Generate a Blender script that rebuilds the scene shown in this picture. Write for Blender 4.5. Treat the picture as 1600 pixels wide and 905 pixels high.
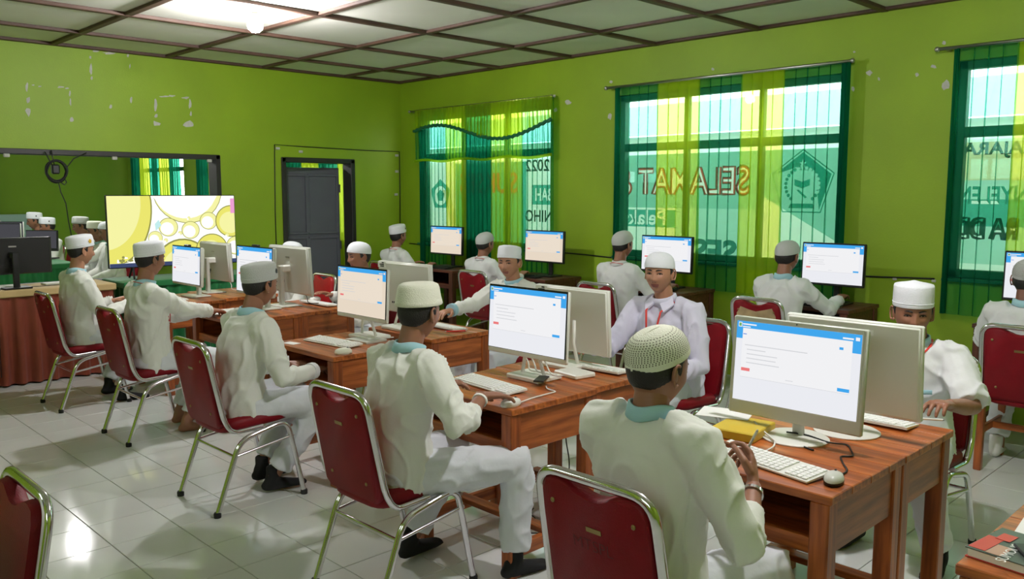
import bpy, bmesh, math, random
import numpy as np
from mathutils import Vector, Matrix, noise

for o in list(bpy.data.objects):
    bpy.data.objects.remove(o)
SC = bpy.context.scene
COL = SC.collection
R = math.radians
rng = random.Random(7)

# ------------------------------------------------------------------ camera, light, exposure
CAM = Vector((-6.7217, -8.8631, 1.65))
YAW, PITCH, FPX = 0.7770, 0.1141, 1323.0
cd = bpy.data.cameras.new('camera')
cam = bpy.data.objects.new('camera', cd)
COL.objects.link(cam)
cd.sensor_width = 36.0
cd.lens = FPX * 36.0 / 1600.0
cd.clip_start = 0.05
cam.location = CAM
cam.rotation_euler = (math.pi / 2 - PITCH, 0, -YAW)
SC.camera = cam
SC.view_settings.view_transform = 'Standard'
SC.view_settings.look = 'None'
SC.view_settings.gamma = 1.0
SC.view_settings.use_curve_mapping = False
SC.view_settings.exposure = 0.0
SKY_STRENGTH = 6.5          # bright overcast sky outside the windows
BULB_STRENGTH = 1020.0       # ceiling bulbs
SCREEN_STRENGTH = 0.92
w = bpy.data.worlds.new('overcast_sky')
SC.world = w
w.use_nodes = True
w.node_tree.nodes['Background'].inputs[0].default_value = (0.97, 0.97, 1.0, 1)
w.node_tree.nodes['Background'].inputs[1].default_value = SKY_STRENGTH
SC.cycles.transparent_max_bounces = 24
SC.cycles.max_bounces = 10
SC.cycles.diffuse_bounces = 5
SC.cycles.sample_clamp_indirect = 4.0
SC.cycles.caustics_reflective = False
SC.cycles.caustics_refractive = False

_fw = Vector((math.sin(YAW) * math.cos(PITCH), math.cos(YAW) * math.cos(PITCH), -math.sin(PITCH)))
_rt = Vector((math.cos(YAW), -math.sin(YAW), 0))
_up = _rt.cross(_fw)


def ray(px, py):
    return _fw + _rt * ((px - 800) / FPX) - _up * ((py - 452.5) / FPX)


def on_x(px, py, x=0.0):
    d = ray(px, py)
    return CAM + d * ((x - CAM.x) / d.x)


def on_y(px, py, y=0.0):
    d = ray(px, py)
    return CAM + d * ((y - CAM.y) / d.y)


def on_z(px, py, z=0.0):
    d = ray(px, py)
    return CAM + d * ((z - CAM.z) / d.z)


def depth_px(p):
    d = Vector(p) - CAM
    z = d.dot(_fw)
    return 800 + FPX * d.dot(_rt) / z, 452.5 - FPX * d.dot(_up) / z, z


# ------------------------------------------------------------------ materials
def srgb(r, g, b):
    f = lambda c: ((c / 255.0) / 12.92) if c / 255.0 <= 0.04045 else (((c / 255.0) + 0.055) / 1.055) ** 2.4
    return (f(r), f(g), f(b), 1)


def mat(name, col, rough=0.6, metal=0.0, var=0.0, vscale=6.0, bump=0.0, bscale=40.0, stretch=(1, 1, 1),
        spec=0.5, col2=None, emit=None, sss=0.0, sheen=0.0):
    m = bpy.data.materials.new(name)
    m.use_nodes = True
    nt = m.node_tree
    b = nt.nodes['Principled BSDF']
    b.inputs['Roughness'].default_value = rough
    b.inputs['Metallic'].default_value = metal
    b.inputs['Specular IOR Level'].default_value = spec
    b.inputs['Base Color'].default_value = col
    if sheen:
        b.inputs['Sheen Weight'].default_value = sheen
    if sss:
        b.inputs['Subsurface Weight'].default_value = sss
        b.inputs['Subsurface Radius'].default_value = (0.02, 0.008, 0.004)
    if emit:
        b.inputs['Emission Color'].default_value = col
        b.inputs['Emission Strength'].default_value = emit
    if var or bump or col2:
        tc = nt.nodes.new('ShaderNodeTexCoord')
        mp = nt.nodes.new('ShaderNodeMapping')
        mp.inputs['Scale'].default_value = stretch
        nt.links.new(tc.outputs['Object'], mp.inputs[0])
    if var or col2:
        n = nt.nodes.new('ShaderNodeTexNoise')
        n.inputs['Scale'].default_value = vscale
        n.inputs['Detail'].default_value = 5
        nt.links.new(mp.outputs[0], n.inputs[0])
        mx = nt.nodes.new('ShaderNodeMix')
        mx.data_type = 'RGBA'
        c2 = col2 if col2 else tuple(c * (1 - var) for c in col[:3]) + (1,)
        mx.inputs[6].default_value = col
        mx.inputs[7].default_value = c2
        cr = nt.nodes.new('ShaderNodeMapRange')
        cr.inputs[1].default_value = 0.35
        cr.inputs[2].default_value = 0.65
        nt.links.new(n.outputs[0], cr.inputs[0])
        nt.links.new(cr.outputs[0], mx.inputs[0])
        nt.links.new(mx.outputs[2], b.inputs['Base Color'])
    if bump:
        n2 = nt.nodes.new('ShaderNodeTexNoise')
        n2.inputs['Scale'].default_value = bscale
        n2.inputs['Detail'].default_value = 4
        nt.links.new(mp.outputs[0], n2.inputs[0])
        bp = nt.nodes.new('ShaderNodeBump')
        bp.inputs['Strength'].default_value = bump
        bp.inputs['Distance'].default_value = 0.01
        nt.links.new(n2.outputs[0], bp.inputs['Height'])
        nt.links.new(bp.outputs[0], b.inputs['Normal'])
    return m


def emission(name, col, strength):
    m = bpy.data.materials.new(name)
    m.use_nodes = True
    nt = m.node_tree
    nt.nodes.remove(nt.nodes['Principled BSDF'])
    e = nt.nodes.new('ShaderNodeEmission')
    e.inputs[0].default_value = col
    e.inputs[1].default_value = strength
    nt.links.new(e.outputs[0], nt.nodes['Material Output'].inputs[0])
    return m


def sheer(name, tint, body, clear):
    """thin curtain cloth: part of the light passes straight, part is scattered through"""
    m = bpy.data.materials.new(name)
    m.use_nodes = True
    nt = m.node_tree
    nt.nodes.remove(nt.nodes['Principled BSDF'])
    tr = nt.nodes.new('ShaderNodeBsdfTransparent')
    tr.inputs[0].default_value = tint
    tl = nt.nodes.new('ShaderNodeBsdfTranslucent')
    tl.inputs[0].default_value = body
    df = nt.nodes.new('ShaderNodeBsdfDiffuse')
    df.inputs[0].default_value = body
    m1 = nt.nodes.new('ShaderNodeMixShader')
    m1.inputs[0].default_value = 0.5
    nt.links.new(tl.outputs[0], m1.inputs[1])
    nt.links.new(df.outputs[0], m1.inputs[2])
    m2 = nt.nodes.new('ShaderNodeMixShader')
    m2.inputs[0].default_value = clear
    nt.links.new(m1.outputs[0], m2.inputs[1])
    nt.links.new(tr.outputs[0], m2.inputs[2])
    nt.links.new(m2.outputs[0], nt.nodes['Material Output'].inputs[0])
    return m


def backlit(name, col):
    m = bpy.data.materials.new(name)
    m.use_nodes = True
    nt = m.node_tree
    nt.nodes.remove(nt.nodes['Principled BSDF'])
    tl = nt.nodes.new('ShaderNodeBsdfTranslucent')
    tl.inputs[0].default_value = col
    df = nt.nodes.new('ShaderNodeBsdfDiffuse')
    df.inputs[0].default_value = col
    m1 = nt.nodes.new('ShaderNodeMixShader')
    m1.inputs[0].default_value = 0.35
    nt.links.new(tl.outputs[0], m1.inputs[1])
    nt.links.new(df.outputs[0], m1.inputs[2])
    nt.links.new(m1.outputs[0], nt.nodes['Material Output'].inputs[0])
    return m


def wood(name, c1, c2, axis='y', rough=0.35):
    m = mat(name, c1, rough=rough, col2=c2, vscale=3.0, stretch={'x': (1.2, 14, 14), 'y': (14, 1.2, 14), 'z': (14, 14, 1.2)}[axis],
            bump=0.05, bscale=5)
    nt = m.node_tree
    # every plank its own tone
    oi = nt.nodes.new('ShaderNodeObjectInfo')
    hs = nt.nodes.new('ShaderNodeHueSaturation')
    mr = nt.nodes.new('ShaderNodeMapRange')
    mr.inputs[3].default_value = 0.80
    mr.inputs[4].default_value = 1.2
    nt.links.new(oi.outputs['Random'], mr.inputs[0])
    nt.links.new(mr.outputs[0], hs.inputs['Value'])
    b = nt.nodes['Principled BSDF']
    src = b.inputs['Base Color'].links[0].from_socket
    nt.links.new(src, hs.inputs['Color'])
    nt.links.new(hs.outputs[0], b.inputs['Base Color'])
    return m


M = {}
M['wall'] = mat('lime_wall_paint', srgb(143, 175, 32), rough=0.55, var=0.13, vscale=1.6, bump=0.12, bscale=70)
M['wall2'] = mat('moss_wall_paint', srgb(140, 170, 50), rough=0.7, var=0.1, vscale=1.5)
M['plaster'] = mat('bare_plaster', srgb(196, 196, 186), rough=0.9, var=0.15, vscale=30)
M['panel'] = mat('ceiling_board', srgb(226, 226, 216), rough=0.8, var=0.05, vscale=2)
M['batten'] = mat('ceiling_batten', srgb(88, 64, 52), rough=0.6, var=0.25, vscale=8)
M['tile'] = mat('white_floor_tile', srgb(222, 224, 222), rough=0.09, var=0.04, vscale=3, bump=0.012, bscale=9)
M['grout'] = mat('floor_grout', srgb(140, 138, 128), rough=0.9)
M['frame'] = mat('black_frame_paint', srgb(38, 36, 34), rough=0.5)
M['steel'] = mat('charcoal_steel', srgb(92, 94, 104), rough=0.5, var=0.08)
M['chrome'] = mat('chrome_tube', (0.74, 0.71, 0.75, 1), rough=0.14, metal=1.0)
M['rod'] = mat('curtain_rod_steel', (0.45, 0.45, 0.43, 1), rough=0.35, metal=1.0)
M['red'] = mat('red_oscar_upholstery', srgb(124, 6, 22), rough=0.5, spec=0.25, var=0.12, vscale=12, bump=0.15, bscale=260)
M['red_b'] = mat('bright_red_upholstery', srgb(176, 26, 34), rough=0.42, var=0.1, vscale=12, bump=0.15, bscale=260)
M['torn'] = mat('worn_backing_board', srgb(186, 160, 120), rough=0.85, var=0.3, vscale=14)
M['rubber'] = mat('black_rubber', srgb(22, 22, 22), rough=0.7)
M['brass'] = mat('brass_plate', srgb(150, 128, 84), rough=0.35, metal=0.8)
M['wood_y'] = wood('varnished_teak_y', srgb(190, 106, 48), srgb(128, 63, 26), 'y')
M['wood_x'] = wood('varnished_teak_x', srgb(182, 101, 50), srgb(128, 65, 30), 'x')
M['wood_z'] = wood('varnished_teak_z', srgb(176, 95, 46), srgb(122, 60, 28), 'z')
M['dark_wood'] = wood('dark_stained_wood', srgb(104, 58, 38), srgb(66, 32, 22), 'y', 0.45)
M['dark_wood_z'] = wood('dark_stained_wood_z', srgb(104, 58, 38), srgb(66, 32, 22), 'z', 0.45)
M['white_plastic'] = mat('white_plastic', srgb(226, 226, 218), rough=0.35)
M['silver_plastic'] = mat('silver_grey_plastic', srgb(196, 198, 188), rough=0.35)
M['grey_back'] = mat('pale_grey_monitor_back', srgb(206, 208, 200), rough=0.38)
M['key'] = mat('white_keycap', srgb(240, 240, 236), rough=0.4)
M['black_plastic'] = mat('black_plastic', srgb(26, 26, 28), rough=0.4)
M['bezel'] = mat('dark_bezel', srgb(20, 22, 26), rough=0.3)
M['cable_b'] = mat('black_cable', srgb(18, 18, 18), rough=0.5)
M['cable_w'] = mat('white_cable', srgb(225, 225, 218), rough=0.5)
M['paper'] = mat('white_paper', srgb(240, 240, 236), rough=0.8)
M['yellow_card'] = mat('yellow_cardboard', srgb(206, 176, 50), rough=0.5)
M['shirt'] = mat('white_cotton', srgb(226, 227, 220), rough=0.85, bump=0.25, bscale=22, sheen=0.1)
M['shirt_b'] = mat('white_cotton_cool', srgb(222, 224, 224), rough=0.85, bump=0.25, bscale=22, sheen=0.1)
M['shirt_l'] = mat('lavender_white_cotton', srgb(214, 212, 230), rough=0.85, bump=0.22, bscale=20, sheen=0.1)
M['trouser'] = mat('pale_trouser_cotton', srgb(216, 219, 226), rough=0.85, bump=0.25, bscale=24)
M['collar'] = mat('light_blue_collar', srgb(164, 206, 218), rough=0.85)
M['cap'] = mat('white_cap_felt', srgb(228, 230, 236), rough=0.9, bump=0.2, bscale=160)
M['cap_c'] = mat('cream_cap_knit', srgb(230, 230, 214), rough=0.9, bump=0.4, bscale=220)
M['cap_g'] = mat('grey_cap_knit', srgb(190, 192, 190), rough=0.9, bump=0.4, bscale=220)
M['cap_hole'] = mat('knit_hole_shadow', srgb(120, 118, 102), rough=0.95)
M['hair'] = mat('black_hair', srgb(24, 20, 19), rough=0.55, bump=0.4, bscale=180)
M['skin_a'] = mat('brown_skin', srgb(150, 102, 78), rough=0.5, var=0.08, vscale=18)
M['skin_b'] = mat('tan_skin', srgb(176, 126, 98), rough=0.48, var=0.07, vscale=18)
M['skin_c'] = mat('dark_brown_skin', srgb(122, 80, 62), rough=0.5, var=0.08, vscale=18)
M['eye'] = mat('eye_white', srgb(150, 138, 128), rough=0.35)
M['iris'] = mat('dark_iris', srgb(28, 18, 14), rough=0.2)
M['lip_a'] = mat('lip', srgb(136, 78, 70), rough=0.45)
M['sock'] = mat('black_sock', srgb(20, 20, 22), rough=0.9)
M['sock_w'] = mat('white_sock', srgb(220, 220, 216), rough=0.9)
M['red_ribbon'] = mat('red_ribbon', srgb(214, 60, 50), rough=0.6)
M['badge_y'] = mat('badge_gold', srgb(208, 168, 52), rough=0.6)
M['badge_d'] = mat('badge_dark', srgb(52, 54, 66), rough=0.6)
M['badge_g'] = mat('badge_green', srgb(60, 96, 52), rough=0.6)
M['ink'] = mat('ink_black', srgb(26, 24, 24), rough=0.6)
M['marker_ink'] = mat('faded_marker', srgb(84, 8, 18), rough=0.6)
M['ink_blue'] = mat('blue_pen', srgb(48, 52, 160), rough=0.4)
M['green_cloth'] = mat('green_table_cloth', srgb(20, 120, 64), rough=0.6, var=0.12, vscale=5, sheen=0.2)
M['skirt'] = mat('rust_red_skirt', srgb(136, 58, 34), rough=0.6, var=0.15, vscale=5, sheen=0.2)
M['beige'] = mat('beige_table_cloth', srgb(206, 178, 126), rough=0.75, var=0.06)
M['sheer_green'] = sheer('sheer_green', (0.56, 0.90, 0.80, 1), (0.01, 0.20, 0.11, 1), 0.72)
M['sheer_green_d'] = sheer('dense_green', (0.05, 0.45, 0.28, 1), (0.006, 0.15, 0.075, 1), 0.28)
M['sheer_lime'] = sheer('sheer_lime', (0.86, 0.98, 0.34, 1), (0.46, 0.64, 0.03, 1), 0.54)
M['dense_lime'] = sheer('dense_lime', (0.6, 0.8, 0.1, 1), (0.36, 0.50, 0.02, 1), 0.2)
M['green_frame'] = mat('green_window_frame', srgb(24, 104, 70), rough=0.5)
M['banner_teal'] = backlit('banner_teal', (0.16, 0.52, 0.42, 1))
M['banner_pale'] = backlit('banner_pale', (0.42, 0.68, 0.60, 1))
M['banner_white'] = backlit('banner_white', (0.85, 0.86, 0.78, 1))
M['banner_dark'] = backlit('banner_dark', (0.03, 0.07, 0.06, 1))
M['banner_red'] = backlit('banner_red', (0.60, 0.10, 0.09, 1))
M['banner_deep'] = backlit('banner_deep', (0.06, 0.34, 0.27, 1))
M['banner_cream'] = backlit('banner_cream', (0.55, 0.46, 0.28, 1))
for _n, _c in (('film_teal', (0.10, 0.46, 0.38)), ('film_pale', (0.34, 0.66, 0.58)), ('film_mist', (0.55, 0.80, 0.74)), ('film_sand', (0.80, 0.74, 0.48)), ('film_red', (0.62, 0.10, 0.08)),
               ('film_dark', (0.06, 0.10, 0.09)), ('film_dark2', (0.10, 0.30, 0.27))):
    _m = bpy.data.materials.new(_n)      # printing ink on the banner: a tinted film
    _m.use_nodes = True
    _m.node_tree.nodes.remove(_m.node_tree.nodes['Principled BSDF'])
    _t = _m.node_tree.nodes.new('ShaderNodeBsdfTransparent')
    _t.inputs[0].default_value = _c + (1,)
    _m.node_tree.links.new(_t.outputs[0], _m.node_tree.nodes['Material Output'].inputs[0])
    M[_n] = _m
M['outwall'] = mat('pale_blue_sheet', srgb(172, 192, 200), rough=0.6)
M['outwhite'] = mat('white_outer_wall', srgb(240, 240, 236), rough=0.8)
M['ground'] = mat('outdoor_ground', srgb(150, 148, 138), rough=0.9)
M['bulb'] = emission('bulb_glass', (1.0, 0.965, 0.98, 1), BULB_STRENGTH)
M['scr_white'] = emission('screen_white', (0.90, 0.91, 0.96, 1), SCREEN_STRENGTH)
M['scr_cream'] = emission('screen_cream', (0.86, 0.74, 0.60, 1), SCREEN_STRENGTH)
M['scr_card'] = emission('screen_card', (0.93, 0.93, 0.95, 1), SCREEN_STRENGTH * 1.03)
M['scr_cardc'] = emission('screen_card_cream', (0.90, 0.79, 0.66, 1), SCREEN_STRENGTH)
M['scr_blue'] = emission('screen_blue', (0.06, 0.42, 0.92, 1), SCREEN_STRENGTH)
M['scr_blue_d'] = emission('screen_deep_blue', (0.06, 0.22, 0.80, 1), SCREEN_STRENGTH)
M['scr_red'] = emission('screen_red', (0.90, 0.22, 0.22, 1), SCREEN_STRENGTH)
M['scr_text'] = emission('screen_text', (0.68, 0.69, 0.72, 1), SCREEN_STRENGTH)
M['scr_logo'] = emission('screen_logo', (0.15, 0.45, 0.15, 1), SCREEN_STRENGTH)
M['scr_dark'] = emission('screen_dim', (0.07, 0.07, 0.08, 1), SCREEN_STRENGTH)
M['tv_yellow'] = emission('tv_yellow', (0.84, 0.80, 0.16, 1), 1.0)
M['tv_lemon'] = emission('tv_lemon', (0.88, 0.87, 0.36, 1), 1.05)
M['tv_white'] = emission('tv_white', (0.95, 0.96, 0.88, 1), 1.15)
M['tv_olive'] = emission('tv_olive', (0.30, 0.30, 0.08, 1), 1.0)
M['tv_cyan'] = emission('tv_cyan', (0.55, 0.85, 0.85, 1), 1.0)
M['tv_pink'] = emission('tv_pink', (0.85, 0.35, 0.65, 1), 1.0)
M['tv_bar'] = emission('tv_taskbar', (0.05, 0.07, 0.16, 1), 1.0)
M['book_grey'] = mat('book_cover_grey', srgb(70, 78, 72), rough=0.35)
M['book_red'] = mat('book_cover_red', srgb(196, 42, 40), rough=0.35)
M['book_pale'] = mat('book_cover_pale', srgb(186, 140, 120), rough=0.35)
M['book_green'] = mat('photo_green', srgb(120, 160, 80), rough=0.35)
M['pale_blue'] = mat('pale_blue_board', srgb(178, 200, 206), rough=0.6)


# ------------------------------------------------------------------ mesh helpers
class MB:
    def __init__(self):
        self.v, self.f, self.m = [], [], []

    def add(self, verts, faces, mi=0):
        b = len(self.v)
        self.v += [tuple(p) for p in verts]
        self.f += [tuple(b + i for i in fc) for fc in faces]
        self.m += [mi] * len(faces)

    def box(self, c, s, mi=0, rot=None, bev=0.0):
        hx, hy, hz = s[0] / 2, s[1] / 2, s[2] / 2
        if bev <= 0:
            vs = [Vector((x, y, z)) for x in (-hx, hx) for y in (-hy, hy) for z in (-hz, hz)]
            fs = [(0, 1, 3, 2), (4, 6, 7, 5), (0, 4, 5, 1), (2, 3, 7, 6), (0, 2, 6, 4), (1, 5, 7, 3)]
        else:
            b = min(bev, hx * .9, hy * .9, hz * .9)
            vs, idx = [], {}
            for sx in (-1, 1):
                for sy in (-1, 1):
                    for sz in (-1, 1):
                        for k in range(3):
                            p = [sx * (hx - b), sy * (hy - b), sz * (hz - b)]
                            p[k] = (sx * hx, sy * hy, sz * hz)[k]
                            idx[(sx, sy, sz, k)] = len(vs)
                            vs.append(Vector(p))
            fs = []
            for k in range(3):
                i, j = [(1, 2), (2, 0), (0, 1)][k]
                for s1 in (-1, 1):
                    q = []
                    for a, c2 in ((-1, -1), (1, -1), (1, 1), (-1, 1)):
                        key = [0, 0, 0]
                        key[k], key[i], key[j] = s1, a, c2
                        q.append(idx[(key[0], key[1], key[2], k)])
                    fs.append(tuple(q if s1 > 0 else q[::-1]))
                for a in (-1, 1):
                    for c2 in (-1, 1):
                        key0, key1 = [0, 0, 0], [0, 0, 0]
                        key0[k], key1[k] = -1, 1
                        key0[i] = key1[i] = a
                        key0[j] = key1[j] = c2
                        q = (idx[(*key0, i)], idx[(*key1, i)], idx[(*key1, j)], idx[(*key0, j)])
                        fs.append(q if a * c2 < 0 else q[::-1])
            for sx in (-1, 1):
                for sy in (-1, 1):
                    for sz in (-1, 1):
                        t = tuple(idx[(sx, sy, sz, k)] for k in range(3))
                        fs.append(t if sx * sy * sz > 0 else t[::-1])
        M3 = rot if rot is not None else Matrix.Identity(3)
        c = Vector(c)
        self.add([M3 @ p + c for p in vs], fs, mi)

    def tube(self, pts, rad, n=8, mi=0, side=None, closed=False, round_end=False):
        """sweep an ellipse along pts; rad: number or list of number / (a along side, b)"""
        pts = [Vector(p) for p in pts]
        N = len(pts)
        if not isinstance(rad, (list, tuple)):
            rad = [rad] * N
        rad = [(r, r) if not isinstance(r, (list, tuple)) else tuple(r) for r in rad]
        if round_end and not closed:
            t0 = (pts[0] - pts[1]).normalized()
            t1 = (pts[-1] - pts[-2]).normalized()
            m0, m1 = min(rad[0]), min(rad[-1])
            pts = [pts[0] + t0 * m0 * .8] + pts + [pts[-1] + t1 * m1 * .8]
            rad = [(rad[0][0] * .5, rad[0][1] * .5)] + rad + [(rad[-1][0] * .5, rad[-1][1] * .5)]
            N += 2
        vs = []
        s = Vector(side) if side is not None else None
        prev = None
        for i in range(N):
            if closed:
                t = pts[(i + 1) % N] - pts[i - 1]
            else:
                t = pts[min(i + 1, N - 1)] - pts[max(i - 1, 0)]
            t.normalize()
            if s is not None:
                u = s - t * s.dot(t)
            elif prev is None:
                a = Vector((0, 0, 1)) if abs(t.z) < .9 else Vector((1, 0, 0))
                u = a.cross(t)
            else:
                u = prev - t * prev.dot(t)
            if u.length < 1e-6:
                u = Vector((1, 0, 0)).cross(t)
            u.normalize()
            prev = u
            v = t.cross(u)
            for k in range(n):
                an = 2 * math.pi * k / n
                vs.append(pts[i] + u * (math.cos(an) * rad[i][0]) + v * (math.sin(an) * rad[i][1]))
        fs = []
        rg = N if closed else N - 1
        for i in range(rg):
            a, b = i * n, ((i + 1) % N) * n
            for k in range(n):
                k2 = (k + 1) % n
                fs.append((a + k, a + k2, b + k2, b + k))
        if not closed:
            fs.append(tuple(range(n))[::-1])
            fs.append(tuple((N - 1) * n + k for k in range(n)))
        self.add(vs, fs, mi)

    def lathe(self, prof, n=24, mi=0, c=(0, 0, 0), sx=1.0, sy=1.0, rot=None):
        """prof: (r, z) from bottom to top; r=0 closes"""
        c = Vector(c)
        M3 = rot if rot is not None else Matrix.Identity(3)
        vs, rows = [], []
        for r, z in prof:
            if r < 1e-6:
                rows.append([len(vs)])
                vs.append(M3 @ Vector((0, 0, z)) + c)
            else:
                row = []
                for k in range(n):
                    a = 2 * math.pi * k / n
                    row.append(len(vs))
                    vs.append(M3 @ Vector((math.cos(a) * r * sx, math.sin(a) * r * sy, z)) + c)
                rows.append(row)
        fs = []
        for a, b in zip(rows[:-1], rows[1:]):
            for k in range(n):
                k2 = (k + 1) % n
                if len(a) == 1 and len(b) == 1:
                    continue
                if len(a) == 1:
                    fs.append((a[0], b[k2], b[k]))
                elif len(b) == 1:
                    fs.append((a[k], a[k2], b[0]))
                else:
                    fs.append((a[k], a[k2], b[k2], b[k]))
        self.add(vs, fs, mi)

    def prism(self, poly, origin, u, v, h, mi=0):
        """polygon in the u,v plane at origin, extruded by h along u x v"""
        o, u, v = Vector(origin), Vector(u).normalized(), Vector(v).normalized()
        nn = u.cross(v)
        n = len(poly)
        vs = [o + u * a + v * b for a, b in poly] + [o + u * a + v * b + nn * h for a, b in poly]
        fs = [tuple(range(n))[::-1], tuple(range(n, 2 * n))]
        for k in range(n):
            k2 = (k + 1) % n
            fs.append((k, k2, n + k2, n + k))
        self.add(vs, fs, mi)

    def quad(self, o, u, v, mi=0):
        o, u, v = Vector(o), Vector(u), Vector(v)
        self.add([o, o + u, o + u + v, o + v], [(0, 1, 2, 3)], mi)

    def ball(self, c, r, n=10, mi=0, rot=None):
        r = r if isinstance(r, (tuple, list)) else (r, r, r)
        m = max(4, n // 2)
        prof = [(max(1e-9, math.sin(math.pi * i / m)), -math.cos(math.pi * i / m)) for i in range(m + 1)]
        prof[0] = (0, -1)
        prof[-1] = (0, 1)
        c = Vector(c)
        M3 = rot if rot is not None else Matrix.Identity(3)
        t = MB()
        t.lathe(prof, n)
        self.add([M3 @ Vector((p[0] * r[0], p[1] * r[1], p[2] * r[2])) + c for p in t.v], t.f, mi)

    def mesh(self, name, mats, smooth=False):
        me = bpy.data.meshes.new(name)
        me.from_pydata(self.v, [], self.f)
        for m_ in (mats if isinstance(mats, (list, tuple)) else [mats]):
            me.materials.append(M[m_] if isinstance(m_, str) else m_)
        if any(self.m):
            me.polygons.foreach_set('material_index', self.m)
        if smooth:
            me.polygons.foreach_set('use_smooth', [True] * len(me.polygons))
            if smooth != True:
                pass
        me.update()
        return me

    def build(self, name, mats, parent=None, smooth=False, sharp=None):
        me = self.mesh(name, mats, smooth)
        if sharp:
            me.set_sharp_from_angle(angle=R(sharp))
        return link(name, me, parent)


def link(name, data, parent=None):
    o = bpy.data.objects.new(name, data)
    COL.objects.link(o)
    if parent is not None:
        o.parent = parent
    return o


def tag(o, label=None, cat=None, group=None, kind=None):
    if label:
        o['label'] = label
    if cat:
        o['category'] = cat
    if group:
        o['group'] = group
    if kind:
        o['kind'] = kind
    return o


def empty(name, loc=(0, 0, 0), rz=0.0):
    o = bpy.data.objects.new(name, None)
    o.empty_display_size = 0.1
    COL.objects.link(o)
    o.location = loc
    o.rotation_euler = (0, 0, rz)
    return o


def copy_tree(o, parent=None):
    c = o.copy()
    COL.objects.link(c)
    c.parent = parent
    for ch in o.children:
        copy_tree(ch, c)
    return c


def arc(c, r, a0, a1, n, u=(1, 0, 0), v=(0, 0, 1)):
    c, u, v = Vector(c), Vector(u), Vector(v)
    return [c + u * (r * math.cos(R(a0 + (a1 - a0) * i / n))) + v * (r * math.sin(R(a0 + (a1 - a0) * i / n))) for i in range(n + 1)]


def fillet(pts, rad, n=5):
    """round the corners of a polyline"""
    pts = [Vector(p) for p in pts]
    out = [pts[0]]
    for a, b, c in zip(pts[:-2], pts[1:-1], pts[2:]):
        d0, d1 = (a - b), (c - b)
        r = min(rad, d0.length * .48, d1.length * .48)
        p0, p1 = b + d0.normalized() * r, b + d1.normalized() * r
        for i in range(n + 1):
            t = i / n
            out.append(p0 * (1 - t) ** 2 + b * 2 * t * (1 - t) + p1 * t * t)
    out.append(pts[-1])
    return out


def text_mesh(body, size, extrude=0.0, offset=0.0, res=3, width=1.0):
    """lettering as arrays (verts, faces), centred, in the local xy plane"""
    cu = bpy.data.curves.new('lettering', 'FONT')
    cu.body = body
    cu.size = size
    cu.align_x = 'CENTER'
    cu.align_y = 'CENTER'
    cu.offset = offset
    cu.extrude = extrude
    cu.resolution_u = res
    ob = bpy.data.objects.new('lettering', cu)
    COL.objects.link(ob)
    dg = bpy.context.evaluated_depsgraph_get()
    me = bpy.data.meshes.new_from_object(ob.evaluated_get(dg))
    vs = [(p.co.x * width, p.co.y, p.co.z) for p in me.vertices]
    fs = [tuple(p.vertices) for p in me.polygons]
    bpy.data.objects.remove(ob)
    bpy.data.curves.remove(cu)
    bpy.data.meshes.remove(me)
    return vs, fs


def put_text(mb, body, size, o, u, v, mi=0, offset=0.0, width=1.0):
    vs, fs = text_mesh(body, size, 0.0, offset, 3, width)
    o, u, v = Vector(o), Vector(u), Vector(v)
    nn = u.cross(v)
    mb.add([o + u * a + v * b + nn * c for a, b, c in vs], fs, mi)


# ------------------------------------------------------------------ the room
H = 3.05
XL, YF = -7.35, -10.45          # left wall and the wall behind the camera
Y2 = 9.3                        # far wall of the adjoining room
T = 0.15
WIN = [(-2.62, -0.37), (-5.82, -3.51), (-8.93, -6.64)]      # room windows along the right wall
WIN2 = [(0.45, 2.76), (3.50, 5.84), (6.60, 8.86)]           # adjoining room
SILL, HEAD = 1.02, 2.60


def wall_with_holes(name, axis, at0, thick, lo, hi, holes, material):
    """boxes around rectangular holes. axis 'x': wall plane x=at0 running along y; 'y': plane y=at0 along x"""
    mb = MB()

    def blk(a0, a1, z0, z1):
        if a1 - a0 < 1e-4 or z1 - z0 < 1e-4:
            return
        if axis == 'x':
            mb.box((at0 + thick / 2, (a0 + a1) / 2, (z0 + z1) / 2), (abs(thick), a1 - a0, z1 - z0))
        else:
            mb.box(((a0 + a1) / 2, at0 + thick / 2, (z0 + z1) / 2), (a1 - a0, abs(thick), z1 - z0))
    cur = lo
    for a0, a1, z0, z1 in sorted(holes):
        blk(cur, a0, 0, H)
        blk(a0, a1, 0, z0)
        blk(a0, a1, z1, H)
        cur = a1
    blk(cur, hi, 0, H)
    return tag(mb.build(name, material), kind='structure')


wall_right = wall_with_holes('wall_right', 'x', 0, T, YF, 0, [(a, b, SILL, HEAD) for a, b in WIN], 'wall')
OPX0, OPX1, OPZ0, OPZ1 = -5.6, -2.47, 0.74, 2.05
DX0, DX1, DZ = -1.72, -0.735, 2.05
wall_back = wall_with_holes('wall_back', 'y', 0, T, XL, 0 + T, [(OPX0, OPX1, OPZ0, OPZ1), (DX0, DX1, 0, DZ)], 'wall')
FILL_WIN = [(-9.4, -7.6), (-5.2, -3.6)]             # unseen high windows added for daylight fill from the left
wall_left = wall_with_holes('wall_left', 'x', XL, -T, YF, 0, [(a, b, 1.80, HEAD) for a, b in FILL_WIN], 'wall')
wall_front = wall_with_holes('wall_front', 'y', YF, -T, XL, 0, [], 'wall')
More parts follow.
